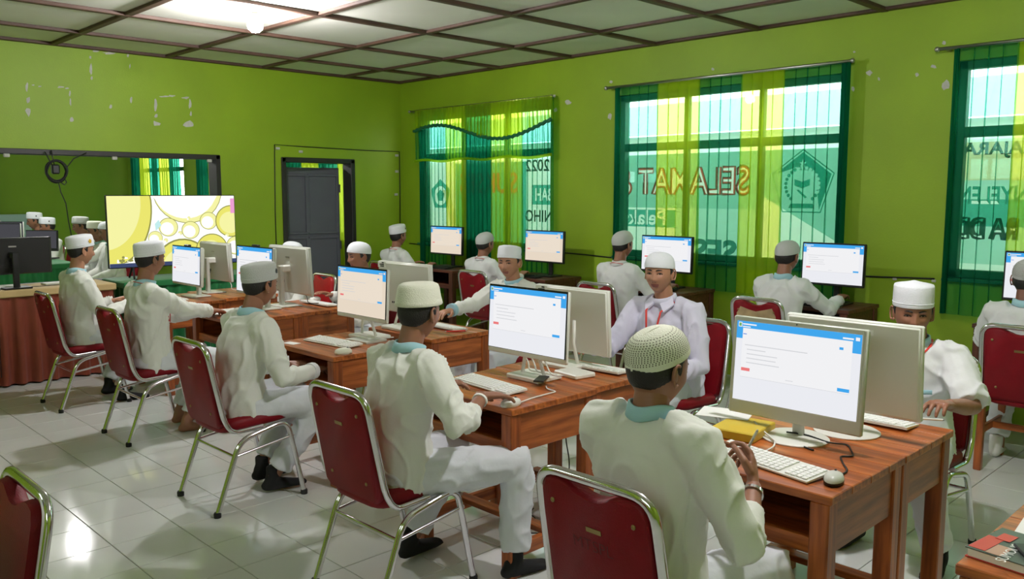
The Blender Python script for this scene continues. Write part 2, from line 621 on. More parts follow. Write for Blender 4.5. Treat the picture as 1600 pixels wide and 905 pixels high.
# adjoining room shell
wall_with_holes('wall_adjoining_right', 'x', 0, T, T, Y2, [(a, b, SILL, HEAD) for a, b in WIN2], 'wall2')
wall_with_holes('wall_adjoining_far', 'y', Y2, T, XL, 0, [], 'wall2')
FILL_WIN2 = [(1.2, 3.0), (4.4, 6.2), (7.0, 8.8)]  # unseen windows too, added to brighten the adjoining room
wall_with_holes('wall_adjoining_left', 'x', XL, -T, T, Y2, [(a, b, 1.80, HEAD) for a, b in FILL_WIN2], 'wall2')
mb = MB()
mb.box(((XL) / 2, (Y2 + T) / 2, H + .05), (-XL, Y2 - T, .1))
tag(mb.build('ceiling_adjoining', 'panel'), kind='structure')

# floor: slab, tiles one by one where they show large, the rest joined
mb = MB()
mb.box((XL / 2, (YF + Y2) / 2, -0.056), (-XL, Y2 - YF, .1))
floor = tag(mb.build('floor', 'grout'), kind='structure')
TS = 0.3215
tile_mb = MB()
tile_mb.box((0, 0, -0.003), (TS - .004, TS - .004, .006), bev=.0015)
tile_me = tile_mb.mesh('tile', 'tile')
cells = []
ix0, ix1 = int(math.floor((XL + 5.384) / TS)), int(math.ceil((0 + 5.384) / TS))
iy0, iy1 = int(math.floor((YF + 4.498) / TS)), int(math.ceil((Y2 + 4.498) / TS))
for i in range(ix0, ix1):
    for j in range(iy0, iy1):
        cx_, cy_ = -5.384 + (i + .5) * TS, -4.498 + (j + .5) * TS
        px, py, dz = depth_px((cx_, cy_, 0))
        vis = dz > .3 and -60 < px < 1660 and py < 960 and cy_ < 0
        cells.append((0 if vis else 1, dz if dz > 0 else 99, cx_, cy_))
cells.sort()
rest = MB()
for k, (nv, dz, x, y) in enumerate(cells):
    if k < 300 and nv == 0:
        t = link('tile', tile_me, floor)
        t.location = (x, y, 0)
    else:
        x0, x1 = max(XL, x - TS / 2 + .002), min(0, x + TS / 2 - .002)
        y0, y1 = max(YF, y - TS / 2 + .002), min(Y2, y + TS / 2 - .002)
        if x1 - x0 > .01 and y1 - y0 > .01:
            rest.box(((x0 + x1) / 2, (y0 + y1) / 2, -.003), (x1 - x0, y1 - y0, .006))
tag(rest.build('tile_field', 'tile', floor), kind='stuff')

# ceiling: boards and dark battens
mb = MB()
mb.box((XL / 2, YF / 2, H + .08), (-XL, -YF, .1))
ceiling = tag(mb.build('ceiling', 'batten'), kind='structure')
gx = [0] + [-(0.853 + 1.074 * i) for i in range(7)] + [XL]
gy = [0] + [-(0.805 + 1.0594 * i) for i in range(10)] + [YF]
gx = [g for g in gx if g >= XL]
gy = [g for g in gy if g >= YF]
for x1, x0 in zip(gx[:-1], gx[1:]):
    for y1, y0 in zip(gy[:-1], gy[1:]):
        if x1 - x0 < .05 or y1 - y0 < .05:
            continue
        mb = MB()
        mb.box((0, 0, .012), (x1 - x0 - .01, y1 - y0 - .01, .024), bev=.003)
        o = mb.build('ceiling_panel', 'panel', ceiling)
        o.location = ((x0 + x1) / 2, (y0 + y1) / 2, H)
for x in gx:
    mb = MB()
    xx = min(max(x, XL + .03), -.03)
    mb.box((xx, YF / 2, H - .012), (.06, -YF, .026), bev=.004)
    mb.build('batten', 'batten', ceiling)
for y in gy:
    mb = MB()
    yy = min(max(y, YF + .03), -.03)
    mb.box((XL / 2, yy, H - .013), (-XL, .058, .030), bev=.004)
    mb.build('batten', 'batten', ceiling)


# windows -----------------------------------------------------------
glass = bpy.data.materials.new('window_glass')
glass.use_nodes = True
nt = glass.node_tree
nt.nodes.remove(nt.nodes['Principled BSDF'])
_t = nt.nodes.new('ShaderNodeBsdfTransparent')
_g = nt.nodes.new('ShaderNodeBsdfGlossy')
_g.inputs['Roughness'].default_value = 0.02
_m = nt.nodes.new('ShaderNodeMixShader')
_m.inputs[0].default_value = 0.06
nt.links.new(_t.outputs[0], _m.inputs[1])
nt.links.new(_g.outputs[0], _m.inputs[2])
nt.links.new(_m.outputs[0], nt.nodes['Material Output'].inputs[0])
M['glass'] = glass


def window(n, a, b, x=0.09, SILL=SILL):
    root = tag(empty('window_%d' % n, (x, (a + b) / 2, SILL)), kind='structure')
    w_, h_ = b - a, HEAD - SILL
    mb = MB()
    for s in (-1, 1):
        mb.box((0, s * (w_ / 2 - .03), h_ / 2), (.07, .06, h_), bev=.004)
        mb.box((0, 0, h_ / 2 + s * (h_ / 2 - .03)), (.07, w_, .06), bev=.004)
    mb.build('window_frame', 'green_frame', root)
    mb = MB()
    mb.box((0, 0, (2.09 if SILL < 1.5 else 2.2) - SILL), (.065, w_ - .1, .075), bev=.004)
    mb.build('transom', 'green_frame', root)
    nb = 3
    for k in (1, 2):
        mb = MB()
        mb.box((0, -w_ / 2 + w_ * k / nb, h_ / 2), (.06, .045, h_ - .1), bev=.004)
        mb.build('mullion', 'green_frame', root)
    for k in range(nb):
        for z0, z1 in ((.05, 2.06 - SILL), (2.12 - SILL, h_ - .05)):
            mb = MB()
            mb.box((0.01, -w_ / 2 + w_ * (k + .5) / nb, (z0 + z1) / 2), (.005, w_ / nb - .05, z1 - z0))
            mb.build('pane', 'glass', root)
    mb = MB()
    mb.box((-.06 if x > 0 else .06, 0, -.012), (.16, w_ + .02, .024), bev=.004)
    mb.build('window_sill', 'green_frame', root)


for n, (a, b) in enumerate(WIN + WIN2):
    window(n + 1, a, b)
for n, (a, b) in enumerate(FILL_WIN + FILL_WIN2):  # added fill windows in both left walls, out of view
    window(n + 8, a, b, XL - .09, 1.80)


# what stands outside: banners on the wall, a pale sheet fence, the ground
def banner(y0, y1, z0, z1, label, base='banner_white'):
    root = tag(empty('banner', (0.185, (y0 + y1) / 2, z0)), label, 'banner')
    mb = MB()
    mb.box((0, 0, (z1 - z0) / 2), (.004, y1 - y0, z1 - z0))
    mb.build('banner_sheet', base, root)
    for yy in (y0 + .06, (y0 + y1) / 2, y1 - .06):      # nails into the outer wall face
        mb = MB()
        mb.box((-.012, yy - (y0 + y1) / 2, -.0 + .02), (.02, .012, .012))
        mb.build('nail', 'rod', root)
    return root


def pbox(pr, pl, pt, pb):
    """box on the banner plane: right and left edge as seen from the room, top and bottom"""
    a, b = on_x(pr, (pt + pb) / 2, .185), on_x(pl, (pt + pb) / 2, .185)
    c = (pr + pl) / 2
    return (a.y, b.y, on_x(c, pb, .185).z, on_x(c, pt, .185).z)


def text_loops(body, box, offset=0.0):
    """outlines of lettering as closed 2-D loops (y, z), fitted to a box (y0, y1, z0, z1)"""
    vs, fs = text_mesh(body, 1.0, 0.0, offset, 3)
    x0_, x1_ = min(v[0] for v in vs), max(v[0] for v in vs)
    z0_, z1_ = min(v[1] for v in vs), max(v[1] for v in vs)
    vs = [(box[0] + (v[0] - x0_) / (x1_ - x0_) * (box[1] - box[0]), box[2] + (v[1] - z0_) / (z1_ - z0_) * (box[3] - box[2]), 0) for v in vs]
    yc = zc = 0
    key = {}
    cnt, nxt = {}, {}
    rep = []
    for v in vs:
        q = (round(v[0], 5), round(v[1], 5))
        rep.append(key.setdefault(q, len(key)))
    pos = [None] * len(key)
    for q, i in key.items():
        pos[i] = q
    for f in fs:
        f = [rep[i] for i in f]
        for i in range(len(f)):
            e = (f[i], f[(i + 1) % len(f)])
            cnt[e] = cnt.get(e, 0) + 1
    for e in cnt:
        if (e[1], e[0]) not in cnt:
            nxt.setdefault(e[0], []).append(e[1])
    loops = []
    while nxt:
        st = next(iter(nxt))
        lp, cur = [], st
        while cur in nxt:
            lp.append(cur)
            n = nxt[cur].pop()
            if not nxt[cur]:
                del nxt[cur]
            cur = n
            if cur == st:
                break
        if len(lp) > 2:
            loops.append([(pos[i][0] + yc, pos[i][1] + zc) for i in lp])
    return loops


def film(root, loops, material, name, dx):
    """flat print: even-odd filled loops in room (y, z), laid on the banner sheet"""
    cu = bpy.data.curves.new('film', 'CURVE')
    cu.dimensions = '2D'
    cu.fill_mode = 'BOTH'
    for lp in loops:
        sp = cu.splines.new('POLY')
        sp.points.add(len(lp) - 1)
        for i, (y, z) in enumerate(lp):
            sp.points[i].co = (y - root.location.y, z - root.location.z, 0, 1)
        sp.use_cyclic_u = True
    ob = bpy.data.objects.new('film', cu)
    COL.objects.link(ob)
    dg = bpy.context.evaluated_depsgraph_get()
    me = bpy.data.meshes.new_from_object(ob.evaluated_get(dg))
    mb = MB()
    mb.add([(dx, v.co.x, v.co.y) for v in me.vertices], [tuple(p_.vertices) for p_ in me.polygons])
    bpy.data.objects.remove(ob)
    bpy.data.curves.remove(cu)
    bpy.data.meshes.remove(me)
    return mb.build(name, material, root)


def rect(y0, y1, z0, z1):
    return [(y0, z0), (y1, z0), (y1, z1), (y0, z1)]


def outline(root, loops, material, r_=.008, dx=-.014):
    """a flat rim following each letter edge"""
    mb = MB()
    for lp in loops:
        n = len(lp)
        q = [Vector(v) for v in lp]
        q = [v for i, v in enumerate(q) if (v - q[i - 1]).length > 1e-4]
        n = len(q)
        if n < 3:
            continue
        inn, out = [], []
        for i in range(n):
            t = (q[(i + 1) % n] - q[i - 1])
            t = t.normalized() if t.length > 1e-9 else Vector((1, 0))
            nr = Vector((-t.y, t.x)) * r_
            inn.append(q[i] - nr)
            out.append(q[i] + nr)
        mb.add([(dx, v.x - root.location.y, v.y - root.location.z) for v in inn + out], [(i, (i + 1) % n, n + (i + 1) % n, n + i) for i in range(n)])
    return mb.build('letter_outline', material, root)


def ngon(n, r, yc, zc, a0=0.0):
    return [(yc + r * math.sin(a0 + 2 * math.pi * k / n), zc + r * math.cos(a0 + 2 * math.pi * k / n)) for k in range(n)]


# window 1 banner
b1 = banner(-3.0, -.05, .98, 2.02, 'green and white outdoor banner behind the first window, red lettering seen from behind')
LT = text_loops('SUKSES', pbox(810, 720, 270, 302), .02)
film(b1, [rect(-2.08, -.85, 1.0, 2.0)] + LT, 'film_teal', 'banner_field', -.006)
film(b1, LT, 'film_red', 'lettering', -.008)
outline(b1, LT, 'banner_white', .007)
film(b1, text_loops('2022', pbox(859, 822, 249, 268), .02), 'film_dark', 'lettering', -.006)
film(b1, [rect(*pbox(866, 832, 289, 320))] + text_loops('BAH', pbox(864, 837, 294, 314), .02), 'film_teal', 'banner_stripe', -.006)
film(b1, text_loops('NIHO', pbox(863, 821, 328, 347), .02), 'film_dark', 'lettering', -.006)
film(b1, [[(-.98, 1.05), (-.82, 1.05), (-.60, 1.68), (-.72, 1.68)]], 'film_sand', 'banner_ribbon', -.006)
film(b1, [ngon(5, .20, -.56, 1.62), ngon(24, .12, -.56, 1.61), ngon(5, .08, -.56, 1.61)], 'film_teal', 'emblem', -.008)

# window 2 banner
b2 = banner(-6.15, -3.2, .98, 2.02, 'pale green outdoor banner behind the second window, red lettering and five-sided crest seen from behind')
LT = text_loops('SELAMAT &', pbox(1172, 964, 262, 304), .02)
film(b2, [rect(-5.02, -3.2, 1.50, 2.02)] + LT, 'film_pale', 'banner_field', -.006)
outline(b2, LT, 'film_red', .013)
film(b2, [rect(-4.1, -3.2, 1.31, 1.48)] + text_loops('Pelaksa', pbox(1040, 963, 328, 351), .02), 'film_teal', 'banner_stripe', -.006)
film(b2, [rect(-5.02, -4.1, 1.0, 1.5)], 'film_mist', 'banner_field', -.005)
film(b2, text_loops('SES', pbox(1152, 1084, 374, 412), .04), 'film_dark2', 'lettering', -.008)
film(b2, [rect(-6.15, -5.02, 1.0, 2.02), [(-5.02, 1.62), (-5.02, 1.52), (-5.62, 1.06), (-5.74, 1.06)]], 'film_pale', 'banner_field', -.006)
_q = on_x(1254, 288, .185)
cy_, cz_ = _q.y, _q.z
cr = [ngon(5, .30, cy_, cz_), ngon(5, .287, cy_, cz_), ngon(5, .272, cy_, cz_)]
cr += [ngon(6, .017, cy_ + .15 * math.sin(a), cz_ - .01 + .15 * math.cos(a)) for a in [2 * math.pi * k / 26 + math.pi for k in range(3, 24)]]
cr += [[(cy_ + r_ * math.sin(math.pi * k / 5), cz_ + .175 + r_ * math.cos(math.pi * k / 5)) for k, r_ in enumerate([.038, .015] * 5)]]
cr += [[(cy_ - .12, cz_ - .205), (cy_ + .12, cz_ - .205), (cy_ + .10, cz_ - .165), (cy_ - .10, cz_ - .165)]]
cr += [[(cy_ - .07, cz_ - .01), (cy_, cz_ - .035), (cy_ + .07, cz_ - .01), (cy_ + .07, cz_ + .045), (cy_, cz_ + .02), (cy_ - .07, cz_ + .045)]]
cr += [[(cy_ - .05, cz_ - .11), (cy_ - .03, cz_ - .12), (cy_ + .05, cz_ - .05), (cy_ + .03, cz_ - .045)]]
film(b2, cr, 'film_teal', 'crest', -.009)

# window 3 banner
b3 = banner(-9.2, -6.35, 1.02, 2.04, 'pale green outdoor banner behind the right-hand window, block capitals seen from behind')
film(b3, [rect(-9.2, -6.35, 1.74, 2.02)], 'film_sand', 'banner_field', -.005)
film(b3, text_loops('AJARAN', pbox(1601, 1483, 222, 248), .03), 'film_dark', 'lettering', -.008)
film(b3, [rect(-9.2, -6.35, 1.60, 1.74)], 'film_mist', 'banner_field', -.005)
film(b3, [rect(-9.2, -6.35, 1.40, 1.60)] + text_loops('PENYELENGGARA', pbox(1640, 1400, 291, 319), .02), 'film_teal', 'banner_stripe', -.006)
LT = text_loops('RA DDI', pbox(1590, 1486, 341, 373), .02)
film(b3, [rect(-9.2, -6.35, 1.12, 1.40)] + LT, 'film_mist', 'banner_field', -.005)
outline(b3, LT, 'film_dark', .011)

# white building opposite with a corrugated sheet along its eave
sf = tag(empty('opposite_building', (3.4, -.5, 0)), 'white building opposite with a pale blue corrugated eave, seen over the banners', 'building')
mb = MB()
mb.box((.2, 0, 1.23), (.2, 26, 2.46))
mb.build('outer_wall', 'outwhite', sf)
mb = MB()
pts = [(-.12 + .025 * math.sin(k * math.pi / 2), -13 + k * .05) for k in range(521)]
n_ = len(pts)
vs = [(x + dx_, y, z) for z, dx_ in ((2.46, 0), (2.92, .35)) for x, y in pts] + [(x + dx_ + .02, y, z) for z, dx_ in ((2.46, 0), (2.92, .35)) for x, y in pts]
fs = [(k, k + 1, n_ + k + 1, n_ + k) for k in range(n_ - 1)] + [(2 * n_ + k, 3 * n_ + k, 3 * n_ + k + 1, 2 * n_ + k + 1) for k in range(n_ - 1)]
mb.add(vs, fs)
mb.build('corrugated_eave', 'outwall', sf)
mb = MB()
mb.box((-2, -.4, -.17), (26, 30, .1))
tag(mb.build('ground', 'ground'), kind='structure')


# curtains ----------------------------------------------------------
def cloth_panel(parent, y0, y1, z0, z1, material, period=.085, amp=.022, k=1.42, name='curtain_panel', x=-.085, seed=0, ztop=None, zbot=None):
    """pleated hanging sheet running from y0 (left in the room view) down to y1; zbot/ztop may be functions of 0..1"""
    r_ = random.Random(seed)
    L = y1 - y0
    npd = max(2, int(round(abs(L) / period)))
    S = 12
    rows = 13
    ph = [r_.uniform(-.25, .25) for _ in range(npd + 1)]
    am = [r_.uniform(.6, 1.3) for _ in range(npd + 1)]
    vs = []
    nc = npd * S + 1
    for i in range(rows):
        v = i / (rows - 1)
        for c in range(nc):
            t = c / S
            j = min(int(t), npd - 1)
            fr = t - j
            s = j + fr
            wv = 1.0 + .35 * math.sin(3.1 * v + j * 1.7)
            kk = k * (0.88 + .14 * am[j]) * (1 if 0 < c < nc - 1 else 0)
            u = (s - kk * math.sin(2 * math.pi * fr) / (2 * math.pi)) / npd
            u = min(max(u + ph[j] * .02 * v / max(npd, 1), -0.01), 1.01)
            yy = y0 + L * u
            xx = x + amp * wv * am[j] * math.cos(2 * math.pi * fr) * (.5 + .5 * v) + .01 * math.sin(5 * u + 2 * v)
            za = z0 if zbot is None else zbot(u)
            zb = z1 if ztop is None else ztop(u)
            vs.append((xx, yy, zb + (za - zb) * v))
    fs = [(i * nc + c, i * nc + c + 1, (i + 1) * nc + c + 1, (i + 1) * nc + c) for i in range(rows - 1) for c in range(nc - 1)]
    m_ = MB()
    m_.add(vs, fs)
    return m_.build(name, material, parent, smooth=True)


def rod(y0, y1, z, label):
    root = tag(empty('curtain_rod', (-.085, (y0 + y1) / 2, z)), label, 'curtain rod')
    L = abs(y1 - y0)
    mb = MB()
    mb.tube([(0, -L / 2, 0), (0, L / 2, 0)], .013, 10)
    mb.build('pole', 'rod', root, smooth=True)
    for s in (-1, 1):
        mb = MB()
        mb.ball((0, s * (L / 2 + .012), 0), .021, 10)
        mb.build('finial', 'rod', root, smooth=True)
        mb = MB()
        mb.box((.045, s * (L / 2 - .05), 0), (.09, .018, .03), bev=.003)
        mb.build('bracket', 'rod', root)
    return root


RZ = 2.672
rod(-.30, -2.69, RZ - .02, 'steel curtain rod above the first window near the corner')
rod(-3.45, -5.89, RZ, 'steel curtain rod above the middle window')
rod(-6.54, -9.05, RZ + .012, 'steel curtain rod above the right-hand window')


def curtain(label, segs, z0, z1, seed, y_at, per=.085, cat='curtain'):
    root = tag(empty('curtain', (0, 0, 0)), label, cat, 'pleated window curtains')
    for q, (p0, p1, m_) in enumerate(segs):
        cloth_panel(root, y_at(p0), y_at(p1), z0, z1, m_, per, seed=seed + q)
    return root


G, Yl, Gd = 'sheer_green', 'sheer_lime', 'sheer_green_d'
yr = lambda px: on_x(px, 300, -.085).y
y1f = lambda px: on_x(px, 300, -.085).y
c1 = curtain('green and lime curtain with a gathered valance on the first window',
             [(655, 662, Gd), (661, 698, G), (696, 729, Yl), (727, 768, Gd), (766, 816, Yl), (814, 864, G)], .42, RZ - .03, 10, y1f, .075)
y2f = lambda px: on_x(px, 130, -.085).y
curtain('sheer green and lime striped curtain on the middle window',
        [(961, 969, Gd), (968, 1029, G), (1027, 1094, Yl), (1092, 1160, G), (1158, 1226, Yl), (1224, 1316, G), (1314, 1328, Gd)], .77, RZ - .012, 30, y2f, .105)
y3f = lambda px: on_x(px, 80, -.085).y
curtain('sheer green curtain on the right-hand window',
        [(1491, 1500, Gd), (1499, 1592, G), (1590, 1625, Yl), (1624, 1700, G), (1698, 1760, Yl), (1758, 1990, G)], .76, RZ, 50, y3f, .105)
# valance of the first curtain
ya, yb = y1f(653), y1f(866)
wave = lambda u: 2.36 + .10 * math.sin(2 * math.pi * (u * 1.02 + .06)) - .06 * u * (1 - u)
val = [cloth_panel(c1, ya, yb, 2.2, RZ - .02, 'sheer_lime', .055, .018, 1.4, 'valance', -.125, 71, zbot=wave),
       cloth_panel(c1, ya, yb, 2.0, 2.3, 'sheer_green', .06, .015, 1.3, 'valance_sheer', -.122, 72, zbot=lambda u: 2.04 + .012 * math.sin(20 * u), ztop=wave)]
mb = MB()
mb.tube([(-.14, ya + (yb - ya) * i / 60, wave(i / 60) + .006 * (-1) ** i) for i in range(61)], (.020), 6)
mb.build('valance_border', 'green_frame', c1, smooth=True)
mb = MB()
mb.tube([(-.135 + .012 * (-1) ** i, ya + (yb - ya) * i / 80, 2.035 + .012 * math.sin(20 * i / 80)) for i in range(81)], (.017), 5)
mb.build('valance_ruffle', 'sheer_lime', c1, smooth=True)
# adjoining room curtains, no lettering behind
for q, (a, b) in enumerate(WIN2):
    root = tag(empty('curtain', (0, 0, 0)), ['green and lime curtain seen through the open doorway beyond the steel door',
                                             'dark green curtain at the right jamb of the wide opening, behind the television',
                                             'green and lime curtain in the adjoining room above the television'][q], 'curtain', 'pleated window curtains')
    w_ = (b - a + .06) / 5
    for k in range(5):
        y0 = b + .03 - k * w_
        cloth_panel(root, y0 + .01, y0 - w_ - .01, .5, RZ, 'sheer_green_d' if k % 2 == 0 else 'dense_lime', .12, .03, 1.5, seed=90 + q * 7 + k)
    rod(a - .08, b + .08, RZ, ['steel curtain rod in the adjoining room, nearest the doorway', 'steel curtain rod in the adjoining room, middle window',
                               'steel curtain rod in the adjoining room, far window'][q])


# wide opening, door --------------------------------------------------
root = tag(empty('window_7', ((OPX0 + OPX1) / 2, .075, OPZ0)), kind='structure')
w_, h_ = OPX1 - OPX0, OPZ1 - OPZ0
mb = MB()
for s in (-1, 1):
    mb.box((s * (w_ / 2 - .02), 0, h_ / 2), (.05, .20, h_), bev=.004)
    mb.box((0, 0, h_ / 2 + s * (h_ / 2 - .02)), (w_, .20, .05), bev=.004)
mb.build('opening_frame', 'frame', root)
for xx in (-4.52, -3.567, -2.585):
    mb = MB()
    mb.box((xx - root.location.x, -.085, h_ - .06), (.05, .03, .035), bev=.006)
    mb.build('clip', 'plaster', root)

root = tag(empty('door_1', ((DX0 + DX1) / 2, .075, 0)), kind='structure')
w_ = DX1 - DX0
mb = MB()
for s in (-1, 1):
    mb.box((s * (w_ / 2 - .022), 0, DZ / 2), (.055, .19, DZ), bev=.004)
mb.box((0, 0, DZ - .022), (w_, .19, .055), bev=.004)
mb.build('door_frame', 'frame', root)
# steel leaf, hinged on the right jamb, swung a little into the next room
leaf = MB()
LW, LH = .80, 1.93
leaf.box((-LW / 2, 0, LH / 2 + .02), (LW, .035, LH), bev=.003)
lf = leaf.build('door_leaf', 'steel', root)
lf.location = (w_ / 2 - .10, .12, 0)
lf.rotation_euler = (0, 0, R(-12))
for (a, b) in ((.03, .40), (.42, .77)):
    for (z0, z1) in ((.08, .58), (.64, 1.10), (1.16, 1.86)):
        mb = MB()
        for (cx_, cz_, sx_, sz_) in (((a + b) / 2, z0, b - a, .03), ((a + b) / 2, z1, b - a, .03), (a, (z0 + z1) / 2, .03, z1 - z0), (b, (z0 + z1) / 2, .03, z1 - z0)):
            mb.box((-cx_, -.026, cz_), (sx_, .02, sz_), bev=.004)
        mb.build('panel_moulding', 'steel', lf)
for z in (.3, 1.0, 1.7):
    mb = MB()
    mb.tube([(.012, 0, z - .05), (.012, 0, z + .05)], .012, 8)
    mb.build('hinge', 'frame', lf)
mb = MB()
mb.tube(fillet([(-.74, -.02, 1.0), (-.74, -.07, 1.0), (-.64, -.07, 1.0)], .02), .009, 8)
mb.build('door_handle', 'rod', lf)


# wall cables, peeled paint --------------------------------------------
def cable(name, pts, rad, material, label, cat='cable', n=6):
    mb = MB()
    mb.tube(pts, rad, n)
    return tag(mb.build(name, material, smooth=True), label, cat)


p = [on_y(x, y, -.006) for x, y in [(433, 420), (430, 330), (429, 226), (470, 229), (520, 232), (570, 235), (624, 237), (625, 300), (625, 372)]]
cable('wall_cable', p, .006, 'cable_b', 'thin black cable clipped around the doorway on the back wall')
p = [on_x(x, 380 + .0699 * (x - 640) + 2 * math.sin(x * .02), -.008) for x in range(640, 1480, 20)]
cable('wall_cable', p, .007, 'cable_b', 'thin black cable running level along the window wall below the curtains')
for (x, y) in ((434, 232), (470, 237), (620, 243), (620, 268), (619, 304), (1398, 436), (1459, 439)):
    q = on_y(x, y, -.006) if x < 700 else on_x(x, y, -.006)
    mb = MB()
    mb.box(q, (.05, .016, .03) if x < 700 else (.016, .03, .02), bev=.004)
    mb.build('cable_clip', 'plaster', wall_back if x < 700 else wall_right)


def blob(px, py, rx, ry, wall, seed):
    r_ = random.Random(seed)
    n = 9
    poly = []
    for k in range(n):
        a = 2 * math.pi * k / n
        s = r_.uniform(.6, 1.25)
        poly.append((px + rx * s * math.cos(a), py - ry * s * math.sin(a)))
    f = (lambda a, b: on_y(a, b, -.0006)) if wall is wall_back else (lambda a, b: on_x(a, b, -.0006))
    g = (lambda a, b: on_y(a, b, -.0022)) if wall is wall_back else (lambda a, b: on_x(a, b, -.0022))
    v0 = [f(a, b) for a, b in poly]
    v1 = [g(a, b) for a, b in poly]
    mb = MB()
    mb.add(v0 + v1, [tuple(range(n))[::-1], tuple(range(n, 2 * n))] + [(k, (k + 1) % n, n + (k + 1) % n, n + k) for k in range(n)])
    mb.build('peeled_patch', 'plaster', wall)


sd = 0
for q in [(42, 136, 2.5, 7), (44, 156, 2.5, 6), (44, 175, 5, 7), (112, 186, 4, 4), (110, 160, 1.2, 6), (109, 146, 1.5, 5), (52, 133, 3, 1.2), (62, 135, 3, 1.2), (95, 136, 6, 1.6), (105, 138, 3, 1.5),
          (142, 109, 2.4, 9), (143, 122, 2, 3), (141, 90, 2, 2.5), (150, 80, 7, 1.4), (170, 83, 9, 2), (200, 87, 2, 3), (203, 104, 1, 4), (205, 156, 2.2, 6), (173, 167, 2.2, 4),
          (243, 164, 2.4, 9), (244, 181, 3, 3), (244, 193, 6, 4), (256, 151, 8, 1.4), (268, 150, 6, 1.6), (290, 153, 6, 1.8), (297, 162, 2.2, 9), (298, 178, 1.6, 4), (295, 194, 11, 6)]:
    sd += 1
    blob(*q, wall_back, sd)
for q in [(1358, 114, 6, 4), (1373, 123, 2, 3), (1333, 139, 4, 4), (1459, 104, 5, 3), (1478, 133, 6, 8), (1433, 117, 3, 3), (1475, 67, 3, 3), (953, 183, 3, 5), (888, 160, 5, 4), (868, 172, 3, 4),
          (955, 128, 3, 3), (866, 150, 2, 3), (1114, 108, 2.5, 2.5), (1335, 81, 2, 2)]:
    sd += 1
    blob(*q, wall_right, sd)

# coil of cable hanging in the wide opening
root = tag(empty('cable_coil', on_y(88, 268, -.05)), 'black cable coiled and hanging in the wide opening', 'cable')
c0 = root.location
mb = MB()
for k in range(5):
    rr = .085 + .008 * math.sin(k * 2.1)
    ph = k * .9
    mb.tube([(rr * (1 + .08 * math.sin(2 * a + ph)) * math.cos(a), -.02 + .01 * k, 1.15 * rr * math.sin(a) + .006 * math.sin(ph)) for a in [2 * math.pi * i / 28 for i in range(28)]], .006, 5, closed=True)
mb.build('coil_loop', 'cable_b', root, smooth=True)
mb = MB()
mb.box((-.01, -.01, .02), (.07, .05, .09), bev=.012)
mb.build('adapter', 'black_plastic', root)
for pts in ([(80, 235), (83, 250), (86, 262)], [(70, 237), (78, 252), (84, 262)], [(135, 239), (115, 248), (104, 262), (100, 277)], [(100, 277), (104, 285), (101, 289), (94, 284)],
            [(91, 283), (95, 300), (103, 318), (107, 345), (112, 370), (114, 400)]):
    mb = MB()
    mb.tube([on_y(a, b, -.05) - c0 for a, b in pts], .0055, 5)
    mb.build('cable_strand', 'cable_b', root, smooth=True)


# bulbs -----------------------------------------------------------------
def bulb(x, y, label):
    root = tag(empty('ceiling_bulb', (x, y, H)), label, 'lamp', 'bare ceiling bulbs')
    mb = MB()
    mb.lathe([(.0, -.05), (.045, -.05), (.05, -.03), (.05, 0), (0, 0)], 20)
    mb.build('lamp_base', 'white_plastic', root, smooth=True, sharp=40)
    mb = MB()
    mb.lathe([(.022, -.085), (.024, -.05), (.0, -.05)], 16)
    mb.build('socket', 'white_plastic', root, smooth=True)
    mb = MB()
    mb.lathe([(0, -.205), (.03, -.198), (.052, -.178), (.058, -.15), (.05, -.12), (.032, -.10), (.022, -.085)], 18)
    mb.build('bulb_glass', 'bulb', root, smooth=True)
    return root


bulb(-3.50, -2.83, 'glowing bare bulb on the ceiling of the classroom')
bulb(-3.75, -7.55, 'glowing bare bulb on the ceiling above the near desks, out of view')
bulb(-3.30, 2.74, 'glowing bare bulb on the ceiling of the adjoining room')


